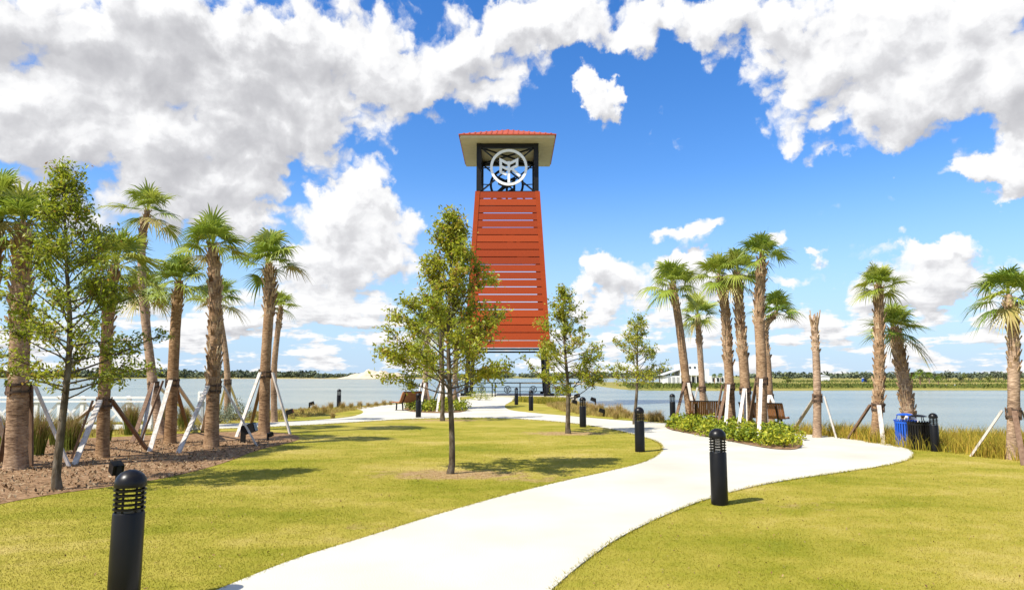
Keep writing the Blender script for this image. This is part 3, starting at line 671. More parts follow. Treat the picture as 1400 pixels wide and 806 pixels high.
def tower():
    DC=64.0; cx=A(694,513,DC).x
    hb=3.7; ht=2.8
    for _ in range(6):
        hb=(A(752,476,DC-hb).x-A(634.5,476,DC-hb).x)/2; ht=(A(739,262,DC-ht).x-A(651.5,262,DC-ht).x)/2
    zb=A(693,476,DC-hb).z; zt=A(693,262,DC-ht).z
    hw=lambda z: hb+(ht-hb)*(z-zb)/(zt-zb)
    root=thing('lookout_tower','tall tapered red slatted tower with black lantern frame and hipped red roof','tower',(cx,DC,0))
    # side cladding
    for sidx in range(4):
        ang=sidx*math.pi/2; Rm=Matrix.Rotation(ang,3,'Z')
        mb=MB(); n=21; p=(zt-zb)/n
        for i in range(n):
            z0=zb+i*p+(.42 if sidx==2 else .075); z1=zb+(i+1)*p-.0
            h0,h1=hw(z0),hw(z1); e0,e1=h0-.36,h1-.36
            vs=[]
            for dd in (0,.06):
                vs+= [(-e0,-h0+dd,z0),(e0,-h0+dd,z0),(e1,-h1+dd,z1),(-e1,-h1+dd,z1)]
            vs=[Rm@Vector(v) for v in vs]
            mb.add(vs,[(0,1,2,3),(7,6,5,4),(0,4,5,1),(1,5,6,2),(2,6,7,3),(3,7,4,0)],random.Random(i*5+sidx).random())
        mb.build('slat_cladding',M['redslat'],root,tint=True)
        mb=MB()  # bottom closing rail
        h0=hw(zb); mb.box(Rm@Vector((0,-h0+.05,zb-.06)),(2*h0-.5,.16,.16),Rm); mb.build('bottom_rail',M['black'],root)
        for zz in np.linspace(zb+1.5,zt-1.2,5):   # girts behind slats
            mb=MB(); hq=hw(zz)-.16; mb.box(Rm@Vector((0,-hq,zz)),(2*hq-.6,.1,.12),Rm)
            mb.build('girt',M['black'],root)
    for sx in(-1,1):
        for sy in(-1,1):
            mb=MB()   # red corner board: an angle on both faces
            a=hb;b=ht; w=.40
            def corner(z,h,w):
                return [Vector((sx*(h+.03),sy*(h+.03),z)),Vector((sx*(h-w),sy*(h+.03),z)),Vector((sx*(h-w),sy*(h-.07),z)),Vector((sx*(h-.07),sy*(h-.07),z)),Vector((sx*(h-.07),sy*(h-w),z)),Vector((sx*(h+.03),sy*(h-w),z))]
            c0=corner(zb-.05,hb,w);c1=corner(zt+.05,ht,w)
            mb.add(c0+c1,[tuple(range(6)),tuple(range(11,5,-1))]+[(i,(i+1)%6,6+(i+1)%6,6+i) for i in range(6)])
            mb.build('corner_board',M['red'],root)
            mb=MB(); h0=hw(0)-.4; h1=ht-.3
            mb.tube([(sx*h0,sy*h0,-.05),(sx*h1,sy*h1,zt-.1)],.2,12); mb.box((sx*h0,sy*h0,.12),(.9,.9,.25)); mb.build('leg',M['black'],root,smooth=True)
    # lantern
    ze_f=None
    W2=4.3
    for _ in range(5): W2=(A(760,188,DC-W2).x-A(630,188,DC-W2).x)/2
    ze=A(695,188,DC-W2).z
    hl=ht-.28; zl=ze-.05
    for sx in(-1,1):
        for sy in(-1,1):
            mb=MB(); mb.box((sx*hl,sy*hl,(zt+zl)/2-.5),(.42,.42,zl-zt+1.0)); mb.build('lantern_post',M['black'],root)
    mb=MB()
    for q in range(4):
        Rm=Matrix.Rotation(q*math.pi/2,3,'Z')
        mb.box(Rm@Vector((0,-hl,zl-.2)),(2*hl-.43,.3,.38),Rm); mb.box(Rm@Vector((0,-hl,zt+.02)),(2*hl-.43,.24,.2),Rm)
        for s in(-1,1):
            mb.beam(Rm@Vector((s*(hl-.2),-hl,zl-.35)),Rm@Vector((-s*(hl-.2),-hl+.002*s,zt+.1)),.13,.13)
    mb.build('lantern_frame',M['black'],root)
    for s in (-1,1):
        mb=MB(); mb.beam((s*hl,-hl,zl-.3),(-s*hl,hl,zl-.3+.05*s),.14,.14)
        mb.build('roof_brace',M['black'],root)
    # emblem
    ec=A(695.6,228.5,DC-hl-.35); er=A(695.6+25.6,228.5,DC-hl-.35).x-ec.x; ec=ec-Vector((cx,DC,0))
    for sgn,mname in ((1,'emblemwhite'),(-1,'black')):  # rear emblem is black: its shade is put into the colour
        mb=MB(); o=Vector((ec.x*sgn,-(hl+.35)*sgn,ec.z)); ux=(sgn,0,0); uz=(0,0,1)
        ring(mb,o,ux,uz,(0,.16*sgn,0),er*.865,er); emblem_strokes(mb,o,ux,uz,(0,.16*sgn,0),er,er*.135)
        ob=mb.build('emblem',M[mname],root)
        for s in (-1,1):
            br=MB(); br.beam(o+Vector((s*er*.93,.14*sgn,0)),Vector((s*hl,-hl*sgn,ec.z)),.08,.08)
            br.build('emblem_bracket',M['black'],ob)
    # roof
    mb=MB(); mb.box((0,0,ze+.04),(2*W2-.1,2*W2-.1,.10)); mb.build('soffit',M['soffit'],root)
    mb=MB()
    for q in range(4):
        Rm=Matrix.Rotation(q*math.pi/2,3,'Z'); mb.box(Rm@Vector((0,-W2+.03,ze+.13)),(2*W2-.07 if q%2==0 else 2*W2-.2,.06,.3),Rm)
    mb.build('fascia',M['soffit'],root)
    zp=A(695,180,DC).z+.18; zr=ze+.30; W3=W2+.12
    mb=MB(); mb.add([(-W3,-W3,zr),(W3,-W3,zr),(W3,W3,zr),(-W3,W3,zr),(0,0,zp),(-W3,-W3,zr-.08),(W3,-W3,zr-.08),(W3,W3,zr-.08),(-W3,W3,zr-.08)],
        [(0,1,4),(1,2,4),(2,3,4),(3,0,4),(5,6,1,0),(6,7,2,1),(7,8,3,2),(8,5,0,3),(8,7,6,5)])
    rf=mb.build('roof',M['roofred'],root)
    mb=MB()
    for q in range(4):
        Rm=Matrix.Rotation(q*math.pi/2,3,'Z')
        for k in range(-8,9):
            x=k*W3/9; f=abs(x)/W3
            a=Vector((x,-W3,zr+.03)); b=Vector((x,-W3*f,zr+(zp-zr)*(1-f)+.03))
            if (b-a).length>.3: mb.beam(Rm@a,Rm@b,.07,.06)
    mb.build('roof_seam',M['roofred'],rf)
    return root,cx,hw(0),DC
TW,tcx,thw,TDC=tower()
# pier slab that carries the tower
pm=MB(); pm.box((tcx,(58.7+70)/2,-.16),(12,70-58.7,.3)); struct(pm.build('pier_deck',M['concrete']))
for sx in (-1,1):
    for yy in (60.5,65,69):
        m=MB(); m.tube([(tcx+sx*4.6,yy,-2.2),(tcx+sx*4.6,yy,-.32)],.28,14); o=m.build('pier_pile',M['concrete'],smooth=True)
        tag(o,'round concrete pile under the tower deck','pile','piles under the tower deck')
# railing
def railing():
    Y=58.0; x0=A(612,541,Y).x; x1=A(781,541,Y).x
    r=thing('guard_rail','black steel railing with ring emblems at the end of the plaza','railing',((x0+x1)/2,Y,0)); ox=(x0+x1)/2
    X=lambda px:A(px,531,Y).x-ox
    for px in (613,644,673,677,711,745,780):
        m=MB(); m.box((X(px),0,.6),(.09,.09,1.2)); m.build('post',M['black'],r)
    for z,t in ((1.17,.06),(.78,.045),(.44,.045),(.12,.045)):
        m=MB(); m.box((0,.0015,z),(x1-x0,t,t)); m.build('rail',M['black'],r)
    for px in (629,659,694,729,764):
        m=MB(); o=Vector((X(px),-.05,.61)); ring(m,o,(1,0,0),(0,0,1),(0,.08,0),.25,.31,28); emblem_strokes(m,o,(1,0,0),(0,0,1),(0,.07,0),.30,.05); m.build('ring_emblem',M['black'],r)
railing()

# ------------------------------------------------------------------ white fence at the water, left
def fence():
    Y=22.3; X=lambda px:A(px,560,Y).x
    x0,x1=X(-75),X(207); r=thing('white_fence','white cross braced fence along the water behind the left palms','fence',((x0+x1)/2,Y,0)); ox=(x0+x1)/2
    n=9; w=(x1-x0)/n
    for i in range(n+1):
        m=MB(); m.box((x0+i*w-ox,0,.56),(.11,.11,1.12)); m.build('post',M['white'],r)
    for z,h in ((1.07,.07),(.94,.05),(.14,.14)):
        m=MB(); m.box((0,-.075,z),(x1-x0+.12,.04,h)); m.build('rail',M['white'],r)
    for i in range(n):
        m=MB(); a=x0+i*w-ox+.05; b=a+w-.1
        m.beam((a,.02,.2),(b,.02,.92),.035,.07,side=(0,1,0)); m.beam((a,-.018,.92),(b,-.018,.2),.035,.07,side=(0,1,0)); m.build('cross_brace',M['white'],r)
fence()

# ------------------------------------------------------------------ bollards
def bollard_proto():
    r=thing('bollard_light','x','bollard')
    m=MB(); m.lathe([(.0,.0),(.115,.0),(.115,.70),(.108,.715),(.0,.715)],32); m.build('post',M['blackgloss'],r,smooth=True)
    for i in range(5):
        z=.735+i*.036; m=MB(); m.lathe([(.088,z+.003),(.116,z-.002),(.116,z+.009),(.088,z+.014)],32,closed=True); m.build('louver',M['blackgloss'],r,smooth=True)
    for k in range(6):
        m=MB(); a=2*math.pi*k/6+.5; m.tube([(.092*math.cos(a),.092*math.sin(a),.70),(.092*math.cos(a),.092*math.sin(a),.93)],.010,6)
        m.build('strut',M['blackgloss'],r)
    m=MB(); pr=[(0,.905),(.116,.905),(.117,.925)]+[(.117*math.cos(t),.925+.112*math.sin(t)) for t in np.linspace(.15,math.pi/2,9)]
    m.lathe(pr,32); m.build('cap',M['blackgloss'],r,smooth=True)
    return r
bp=bollard_proto()
BOL=[(168,829,'black louvred bollard light nearest the camera on the left lawn',1),
 (984,689,'black louvred bollard light on the lawn right of the path',1),
 (875,617,'black bollard light on the lawn tip where the path curves',1),
 (797,583.5,'black bollard light beside the young tree right of the tower',1),
 (726,561,'black bollard light on the small lawn left of the young tree by the railing',1),
 (706,553,'black bollard light in front of the ring emblem railing',1),
 (572,570.5,'black bollard light in front of the planted bed with the bench',1),
 (463,557.5,'black bollard light alone at the water edge left of the bench',1),
 (920,573,'black bollard light partly hidden beside the leaning palm brace by the water',1),
 (1279,616.5,'black bollard light standing beside the black litter bin',.86)]
for i,(x,y,l,s) in enumerate(BOL): place(bp,i==0,G(x,y),.3*i,l,'bollard lights along the path',s if s!=1 else None)

# ------------------------------------------------------------------ flood lights
def flood_proto():
    r=thing('flood_light','x','floodlight')
    m=MB(); m.box((0,0,.17),(.085,.085,.34)); m.build('post',M['black'],r)
    m=MB(); m.box((.13,0,.30),(.24,.2,.2),Matrix.Rotation(R_(-18),3,'Y')); m.box((.02,0,.335),(.10,.05,.06)); hd=m.build('head',M['black'],r)
    m=MB(); m.box((.255,0,.335),(.012,.16,.16),Matrix.Rotation(R_(-18),3,'Y')); m.build('lens',M['darkglass'],hd)
    return r
fp=flood_proto()
FL=[(332,605,0,'black box floodlight on a thick post in the mulch by the braced palm',1.25),
 (366,602,.9,'small black floodlight on the grass edge of the mulch bed',.55),
 (392,572,0,'black floodlight in dry grass just right of the braced palm',.95),
 (423,558.5,.2,'black floodlight by the water right of the left palms',.95),
 (826,569,3.1,'black floodlight aimed left on the dry grass bank',.85),
 (788,556,3.2,'black floodlight lowest by the young tree near the tower',1.0),
 (786,548.5,.1,'black floodlight by the water behind the young tree',1.3),
 (814,553,3.0,'black floodlight at the water edge right of the young tree',1.1),
 (279,588,.2,'thin black floodlight post under the grey meter box',.9),
 (161,662,2.4,'black spotlight on the mulch seen just behind the nearest bollard',.85)]
for i,(x,y,rz,l,s) in enumerate(FL): place(fp,i==0,G(x,y),rz,l,'landscape floodlights',s)

def meter():
    p=G(276,577); r=thing('meter_box','grey electric meter box on a post behind the left palms','meter box',p)
    m=MB(); m.box((0,0,.5),(.10,.08,1.0)); m.build('post',M['grey'],r)
    m=MB(); m.box((0,-.06,.98),(.30,.14,.38)); cab=m.build('cabinet',M['white'],r)
    for z in (.90,1.07): 
        m=MB(); m.box((0,-.14,z),(.14,.03,.09)); m.build('meter',M['grey'],cab)
meter()

# ------------------------------------------------------------------ bins
def bin_proto(mat, name):
    r=thing(name,'x','bin'); n=26; R0=.265
    m=MB()
    for k in range(n):
        a=2*math.pi*k/n; Rm=Matrix.Rotation(a,3,'Z')
        m.box(Rm@Vector((R0,0,.36)),(.012,.042,.64),Rm)
        top=Matrix.Rotation(a,3,'Z')
        m.beam(Rm@Vector((R0,0,.675)),Rm@Vector((R0+.035,0,.735)),.042,.012,side=Rm@Vector((0,1,0)))
    m.build('slat_body',mat,r)
    m=MB(); m.lathe([(R0-.02,.03),(R0+.012,.03),(R0+.012,.07),(R0-.02,.07)],30,closed=True); m.build('base_ring',mat,r)
    m=MB(); m.lathe([(R0-.02,.64),(R0+.014,.64),(R0+.014,.69),(R0-.02,.69)],30,closed=True); m.build('rim',mat,r)
    m=MB(); m.lathe([(0,.06),(.225,.06),(.235,.66),(.21,.66),(.20,.1)],28); m.build('liner',M['black'],r,smooth=True)
    for k in range(3):
        a=k*2.094+.4; m=MB(); m.tube([(.25*math.cos(a),.25*math.sin(a),.66),(.19*math.cos(a),.19*math.sin(a),.87)],.011,8); m.build('lid_support',mat,r)
    m=MB(); m.lathe([(0,.868),(.215,.862),(.225,.874),(.15,.905),(.07,.918),(0,.92)],30); m.build('lid',mat,r,smooth=True)
    return r
b1=bin_proto(M['blue'],'recycling_bin'); b1.location=G(1240,610); b1['label']='bright blue slatted recycling bin with domed lid'; b1['category']='bin'; b1.scale=(.9,)*3
b2=bin_proto(M['blackgloss'],'litter_bin'); b2.location=G(1258,613.5); b2['label']='black slatted litter bin between the blue bin and the bollard'; b2['category']='bin'; b2.scale=(.9,)*3

# ------------------------------------------------------------------ benches
def bench_proto():
    r=thing('park_bench','x','bench'); L=1.5
    seat=[(.50,.40),(.46,.445),(.38,.455),(.22,.43),(.08,.415)]
    back=[(.07,.418),(.0,.44),(-.06,.52),(-.11,.64),(-.17,.78),(-.23,.90),(-.27,.945),(-.31,.95)]
    def strips(prof):
        m=MB(); n=19; w=L/n
        for i in range(n):
            x0=-L/2+i*w+.005; x1=x0+w-.010
            for (a,b) in zip(prof[:-1],prof[1:]):
                d=Vector((b[0]-a[0],b[1]-a[1])); nn=Vector((-d.y,d.x)).normalized()*.022
                m.prism([(a[0],a[1]),(b[0],b[1]),(b[0]+nn.x,b[1]+nn.y),(a[0]+nn.x,a[1]+nn.y)],(x0,0,0),(0,1,0),(0,0,1),(x1-x0,0,0))
        return m
    strips(seat).build('seat',M['benchwood'],r); strips(back).build('backrest',M['benchwood'],r)
    for s in (-1,1):
        m=MB(); x=s*(L/2-.22)
        pts=[(x,.44,.385),(x,.2,.375),(x,.05,.375),(x,-.04,.42),(x,-.11,.55),(x,-.25,.85)]
        for a,b in zip(pts[:-1],pts[1:]): m.beam(a,b,.05,.03,side=(1,0,0))
        m.beam((x,.38,0),(x,.36,.385),.06,.05,side=(1,0,0)); m.beam((x,-.06,0),(x,-.02,.40),.06,.05,side=(1,0,0)); m.beam((x,.44,.02),(x,-.12,.02),.07,.03,side=(1,0,0))
        m.build('leg',M['black'],r)
    for z,y in ((.955,-.30),):
        m=MB(); m.box((0,y,z),(L+.04,.05,.035)); m.build('top_rail',M['black'],r)
    for s in (-1,1):
        m=MB(); x=s*(L/2+.012)
        pr=seat[:-1]+back
        for a,b in zip(pr[:-1],pr[1:]): m.beam((x,a[0],a[1]),(x,b[0],b[1]),.022,.045,side=(1,0,0))
        m.build('end_frame',M['benchwood'] ,r)
    return r
be=bench_proto()
place(be,True,G(971,582),R_(-10),'brown slatted bench seen from behind, left of two behind the palm bed','benches by the path',.92)
place(be,False,G(1044,587),R_(-38),'brown slatted bench right of two behind the palm bed, partly behind trunks','benches by the path',.92)
place(be,False,G(559,560.5),R_(58),'brown slatted bench seen from its end beside the middle planted bed','benches by the path',1.0)

# ------------------------------------------------------------------ beds
def bed(name, px, n, hgt, label, seed, leaf=(.055,.10)):
    rg=np.random.default_rng(seed); poly=smooth_poly([G(x,y) for x,y in px],2)
    struct(flat_poly(name+'_soil',poly,.028,M['mulch']))
    c=sum(poly,Vector((0,0)))/len(poly)
    inner=[c+(p-c)*.95 for p in poly]
    bush=scatter_poly(inner,max(12,n//90),rg); hs=hgt*rg.uniform(.6,1.1,len(bush))
    k=rg.integers(0,len(bush),n); u=rg.normal(size=(n,3)); u/=np.linalg.norm(u,axis=1)[:,None]; u*=rg.uniform(.55,1,(n,1)); u[:,2]=np.abs(u[:,2])
    C=np.c_[bush[k]+u[:,:2]*.33, .06+u[:,2]*hs[k]]
    V,Fc=leaf_arrays(C,rg.uniform(leaf[0],leaf[1],n),.62,rg,up=.8)
    t=np.clip(rg.normal(.45,.22,n)+rg.normal(0,.13,len(bush))[k],0,1)
    tag(npmesh(name,V,Fc,3,np.repeat(t,2),M['bedleaf']),label,'shrubs',kind='stuff')
bed('hibiscus_bed',[(908,580),(911,587),(940,592.5),(1000,604),(1050,614),(1085,616),(1098,611),(1096,601),(1060,591),(1000,583),(940,578)],11000,.42,'low bright green shrubs planted under the right palms',31,(.075,.13))
bed('shrub_bed',[(553,557),(552,561),(575,564.5),(620,564.5),(638,562.5),(641,557),(615,553.5),(570,553)],7000,.55,'low green shrubs planted round the middle palms and bench',32,(.08,.14))

# ------------------------------------------------------------------ grasses on the bank
def grass_strip(name, px, n, hr, mat, label, seed, tmu=.45, w=(.006,.014), z=0):
    rg=np.random.default_rng(seed); poly=[G(x,y) for x,y in px]; q=scatter_poly(poly,n//14,rg)
    q=np.repeat(q,14,axis=0); m=len(q); q=q+rg.normal(0,.07,(m,2))
    clump=np.repeat(rg.uniform(.55,1.15,m//14),14)
    h=rg.uniform(hr[0],hr[1],m)*clump
    V,Fc=blade_arrays(np.c_[q,np.full(m,z-.02)],h,rg.uniform(w[0],w[1],m),rg.uniform(.1,.65,m),rg)
    t=np.clip(rg.normal(tmu,.2,m)+np.repeat(rg.normal(0,.15,m//14),14),0,1)
    return tag(npmesh(name,V,Fc,3,np.repeat(t,3),mat),label,'grass',kind='stuff')
grass_strip('shore_grass',[(1066,592),(1110,594.5),(1160,600.5),(1205,607.5),(1245,614.5),(1300,619),(1360,627),(1420,633),(1600,650),(1900,672),(2000,622),(1650,612),(1400,603),(1250,597.5),(1110,591)],52000,(.22,.50),M['marshgrass'],'tall yellow green shore grass behind the right palms and bins',41,.42,(.008,.018))
grass_strip('dry_bank_grass',[(745,553),(770,562),(800,567.5),(850,571),(905,576.5),(905,574),(860,567.5),(825,560),(786,551)],15000,(.10,.28),M['drygrass'],'short dry straw grass on the bank right of the tower',42,.5,(.012,.025))
grass_strip('green_bank_grass',[(700,548),(712,546),(780,548),(775,553),(740,552)],7000,(.15,.4),M['marshgrass'],'green grass strip below the ring emblem railing',43,.15,(.014,.03))
grass_strip('dry_shore_grass',[(300,571),(330,577),(390,573.5),(450,566),(540,551.8),(540,551),(480,555.5),(400,560),(320,566)],9000,(.08,.22),M['drygrass'],'short straw coloured grass along the left water edge',44,.5,(.012,.025))
grass_strip('left_bank_grass',[(-250,604),(0,604),(120,598),(215,592),(290,588),(290,570),(215,578),(0,579),(-250,580)],12000,(.10,.30),M['drygrass'],'dry and green low grass between mulch and white fence',45,.3,(.008,.018))
def tuft_proto(name, n, h, spread, mat, seed, tlo, thi, label, cat='grass clump'):
    rg=np.random.default_rng(seed); a=rg.uniform(0,2*np.pi,n); r=spread*.25*np.sqrt(rg.uniform(0,1,n))
    P=np.c_[r*np.cos(a),r*np.sin(a),np.full(n,-.01)]; hh=h*rg.uniform(.55,1.05,n)
    V,Fc=blade_arrays(P,hh,rg.uniform(.006,.012,n)*(1+h*.5),rg.uniform(.05,.95,n)*spread/h*.7,rg)
    t=np.clip(np.repeat(rg.uniform(tlo,thi,n),3),0,1); t[2::3]=np.clip(t[2::3]+.35,0,1)
    return tag(npmesh(name,V,Fc,3,t,mat),label,cat)
tp=tuft_proto('muhly_clump',900,1.0,.62,M['muhly'],51,.05,.55,'x')
for i,(x,y,s,l) in enumerate([(48,622,1.05,'tall green muhly grass clump between the two big left palms'),(97,616,.95,'tall muhly grass clump behind the young oak trunk'),(178,594,1.0,'pinkish muhly grass clump right of the second palm'),(10,612,.9,'muhly grass clump at the left edge behind the thick palm'),(225,584,.8,'muhly grass clump behind the leaning palm'),(250,588,.85,'muhly grass clump between the two close palms'),(75,608,.75,'small muhly grass clump against the white fence'),(145,603,.7,'small muhly grass clump behind the dark brace board')]):
    place(tp,i==0,G(x,y),i*1.1,l,'muhly grass clumps by the white fence',s)
tq=tuft_proto('straw_tuft',260,.42,.42,M['drygrass'],52,.2,.8,'x')
rr=random.Random(5); first=True
for (x,y) in [(430,562),(452,559.5),(468,559),(480,558),(492,556.5),(503,556),(514,555),(525,554),(534,553.5),(443,565),(413,566),(455,571.5)]:
    place(tq,first,G(x,y),rr.uniform(0,6),'straw coloured grass tuft at the water edge left of the bench','straw tufts left of the bench',rr.uniform(.7,1.15)); first=False
for (x,y) in [(762,556),(776,560),(793,564),(800,560),(812,566),(822,563),(836,569),(846,566),(858,571),(868,573),(879,574),(890,576),(900,575.5),(842,572),(808,561),(852,568.5),(905,577)]:
    place(tq,False,G(x,y),rr.uniform(0,6),'straw coloured grass tuft on the bank right of the tower','straw tufts right of the tower',rr.uniform(.8,1.4))
def shrub(px,py,r,h,m,label,seed,n=1500):
    rg=np.random.default_rng(seed); root=thing('bank_shrub',label,'shrub',G(px,py))
    u=rg.normal(size=(n,3)); u/=np.linalg.norm(u,axis=1)[:,None]; u*=rg.uniform(.5,1,(n,1)); u[:,2]=np.abs(u[:,2])
    lump=1+.3*np.sin(u[:,0]*6+1)*np.cos(u[:,1]*5)
    V,Fc=leaf_arrays(np.c_[u[:,0]*r*lump,u[:,1]*r*lump,.05+u[:,2]*h*lump],rg.uniform(.05,.09,n),.5,rg)
    npmesh('foliage',V,Fc,3,np.repeat(np.clip(rg.normal(.5,.25,n),0,1),2),m,root)
    mb=MB()
    for k in range(5): mb.tube([(0,0,-.02),(r*.5*math.cos(k*1.3),r*.5*math.sin(k*1.3),h*.6)],[.02,.006],5)
    mb.build('stem',M['oakbark'],root)
shrub(322,574,.75,.75,M['silver'],'round silvery grey shrub on the bank behind the boot covered palm',61)
shrub(300,578,.5,.55,M['silver'],'smaller silvery shrub beside the round grey shrub',62,800)
shrub(655,547,1.1,.9,M['bedleaf'],'green shrub at the foot of the tower left of the plaza',63,1200)

# ------------------------------------------------------------------ palms
def frond(mb, o, d, Rr, rng, t):
    d=Vector(d).normalized(); up=Vector((0,0,1))
    s=d.cross(up)
    s = s.normalized() if s.length>.05 else Vector((1,0,0))
    n=s.cross(d).normalized()
    roll=rng.uniform(-.5,.5); s,n=(s*math.cos(roll)+n*math.sin(roll)),(n*math.cos(roll)-s*math.sin(roll))
    pl=Rr*rng.uniform(.34,.55); fl=Rr*rng.uniform(.60,.74)
    hst=o+d*pl+Vector((0,0,-.04*Rr))
    # petiole
    w=.012+.01*Rr
    mb.add([o-s*w,o+s*w,hst+s*w*.6,hst-s*w*.6],[(0,1,2,3)],min(1,t+.12))
    K=22; amax=R_(rng.uniform(88,118)); droop=rng.uniform(.2,.65)
    for k in range(K):
        a=-amax+2*amax*k/(K-1)+rng.uniform(-.03,.03)
        L=fl*(.68+.32*math.cos(a*.7))*rng.uniform(.74,1.10)
        dr=d*math.cos(a)+s*math.sin(a)+n*(.32*abs(math.sin(a))-.12); dr.normalize()
        tt=s*math.cos(a)-d*math.sin(a)
        hw=.60*2*amax/K*.41*L
        bend=lambda f: Vector((0,0,-1))*(droop*L*f*f) - d*0.0
        p1=hst+dr*L*.34+bend(.34); p2=hst+dr*L*.68+bend(.68); p3=hst+dr*L+bend(1.05)+Vector((rng.uniform(-.02,.02),rng.uniform(-.02,.02),-rng.uniform(0,.06)*L))
        fold=n*hw*.35
        mb.add([hst,p1-tt*hw,p1+fold,p1+tt*hw,p2-tt*hw*.55,p2+fold*.6,p2+tt*hw*.55,p3],
               [(0,1,2),(0,2,3),(1,4,5,2),(2,5,6,3),(4,7,5),(5,7,6)],max(0,min(1,t+rng.uniform(-.06,.06))))
def palm(bx,by,mids,cxp,cyp,wpx,rpx,label,boots=(.7,1.0),nf=None,ends=(),topy=None,seed=0,droop=0,crown=True,up=0,yellow=0,dark=(),bulge=.0):
    rng=random.Random(seed*7+3); base=G(bx,by); D=base.y
    if nf is None: nf=rng.randint(19,26)
    span=rng.uniform(98,138); yellow+=rng.uniform(-.06,.10); fw_=rng.uniform(.9,1.15)
    sc=D/F; r0=wpx*sc/2*.86; Rr=rpx*sc*1.2
    root=thing('sabal_palm',label,'palm tree',base,0,'palms around the park')
    pts=[Vector((0,0,-.08))]
    for (mx,my) in mids: q=A(mx,my,D)-base; pts.append(q)
    top=A(cxp,cyp,D)-base
    pts.append(top)
    # catmull-rom
    P=[pts[0]-(pts[1]-pts[0])]+pts+[pts[-1]+(pts[-1]-pts[-2])]
    cur=[]
    for i in range(1,len(P)-2):
        m=max(6,int((P[i+1]-P[i]).length/.12))
        for k in range(m):
            t=k/m; a,b,c,d=P[i-1],P[i],P[i+1],P[i+2]
            cur.append(.5*((2*b)+(c-a)*t+(2*a-5*b+4*c-d)*t*t+(-a+3*b-3*c+d)*t**3))
    cur.append(pts[-1].copy()); n=len(cur)
    end = n if crown else n
    rad=[]
    for i in range(n):
        f=i/(n-1); r=r0*(1.0-.18*f)*(1+.22*math.exp(-f*22))*(1+rng.uniform(-.025,.025))
        if f>.93 and crown: r*=1-.35*(f-.93)/.07
        if not crown and f>.9: r*=1-.75*(f-.9)/.1
        rad.append(r)
    mb=MB(); mb.tube(cur,rad,16); mb.build('trunk',M['palmbark'],root,smooth=True)
    # boots
    mb=MB(); Lt=sum((cur[i+1]-cur[i]).length for i in range(n-1)); z0,z1=boots
    nb=int((z1-z0)*Lt/.040); ga=2.399
    for k in range(nb):
        f=z0+(z1-z0)*(k+.5)/nb; fi=f*(n-1); i=min(n-2,int(fi)); p=cur[i].lerp(cur[i+1],fi-i); ax=(cur[i+1]-cur[i]).normalized(); r=rad[i]*(.97+bulge*math.sin(math.pi*(f-z0)/(z1-z0)))
        a=k*ga+rng.uniform(-.15,.15); out=Vector((math.cos(a),math.sin(a),0)); out=(out-ax*out.dot(ax)).normalized(); sd=ax.cross(out)
        L=r*rng.uniform(1.1,1.7); w=r*rng.uniform(.38,.52); flare=rng.uniform(.22,.62)*r
        t=min(1,max(0,rng.gauss(.55,.22)))
        q0=p+out*r*.92-ax*L*.2; q1=p+out*(r+flare)+ax*L*.75
        for sg in (-1,1):   # split leaf base: two prongs in a V
            a0=q0-sd*w*.2*sg; a1=q0+sd*w*.85*sg; b0=q1+sd*w*(.55*sg)-sd*w*.18; b1=q1+sd*w*(.55*sg)+sd*w*.18+ax*L*rng.uniform(-.1,.3); th=out*-.012-out*r*.10
            mb.add([a0,a1,b1,b0,a0+th,a1+th,b1+th,b0+th],[(0,1,2,3),(7,6,5,4),(0,4,5,1),(1,5,6,2),(2,6,7,3),(3,7,4,0)],t)
    if nb>4: mb.build('boots',M['boot'],root,tint=True)
    if crown:
        mb=MB()
        for k in range(nf):
            g=(k+.5)/nf; el=R_(86-span*g**1.2 - droop + up*18 + rng.uniform(-12,12)) ; az=k*2.399+rng.uniform(-.3,.3)
            d=Vector((math.cos(az)*math.cos(el),math.sin(az)*math.cos(el),math.sin(el)))
            t=.16+.38*rng.random()+.10*(1-g)+yellow
            if g>.93 and rng.random()<.6: t=.9
            frond(mb, top+Vector((0,0,-.10*g)), d, Rr*rng.uniform(.78,1.10), rng, t)
        # spear leaves
        for k in range(4):
            d=Vector((rng.uniform(-.2,.2),rng.uniform(-.2,.2),1)); w=.015
            mb.add([top+Vector((-w,0,0)),top+Vector((w,0,0)),top+d*Rr*rng.uniform(.7,1.0)],[(0,1,2)],.35)
        mb.build('crown',M['frond'],root,tint=True)
    if not crown:
        mb=MB()
        for k in range(14):
            a_=k*2.4; b0=cur[-3]+Vector((math.cos(a_),math.sin(a_),0))*rad[-4]*.8; mb.beam(b0-Vector((0,0,.12)),b0+Vector((math.cos(a_)*.06+rng.uniform(-.05,.05),math.sin(a_)*.06,rng.uniform(.12,.42))),.03,.015,t=rng.uniform(.4,1))
        mb.build('frayed_top',M['boot'],root,tint=True)
    # support boards
    if topy is not None:
        zt=(A(bx,topy,D)).z
        i=min(range(n),key=lambda q:abs(cur[q].z-zt)); c=cur[i]; rr_=rad[i]
        for dz in (-.07,.07):
            ax=(cur[min(n-1,i+1)]-cur[max(0,i-1)]).normalized(); cc=c+ax*dz
            m=MB(); m.tube([cc-ax*.022,cc+ax*.022],rr_*1.03+.032,14); m.build('strap',M['strap'],root,smooth=True)
        for j in range(5):
            a_=j*2*math.pi/5+seed; hd=Vector((math.cos(a_),math.sin(a_),0))
            m=MB(); m.beam(c+hd*(rr_*1.02+.015)+Vector((0,0,-.13)),c+hd*(rr_*1.02+.015)+Vector((0,0,.13)),.025,.07,side=hd); m.build('batten',M['boarddark'],root)
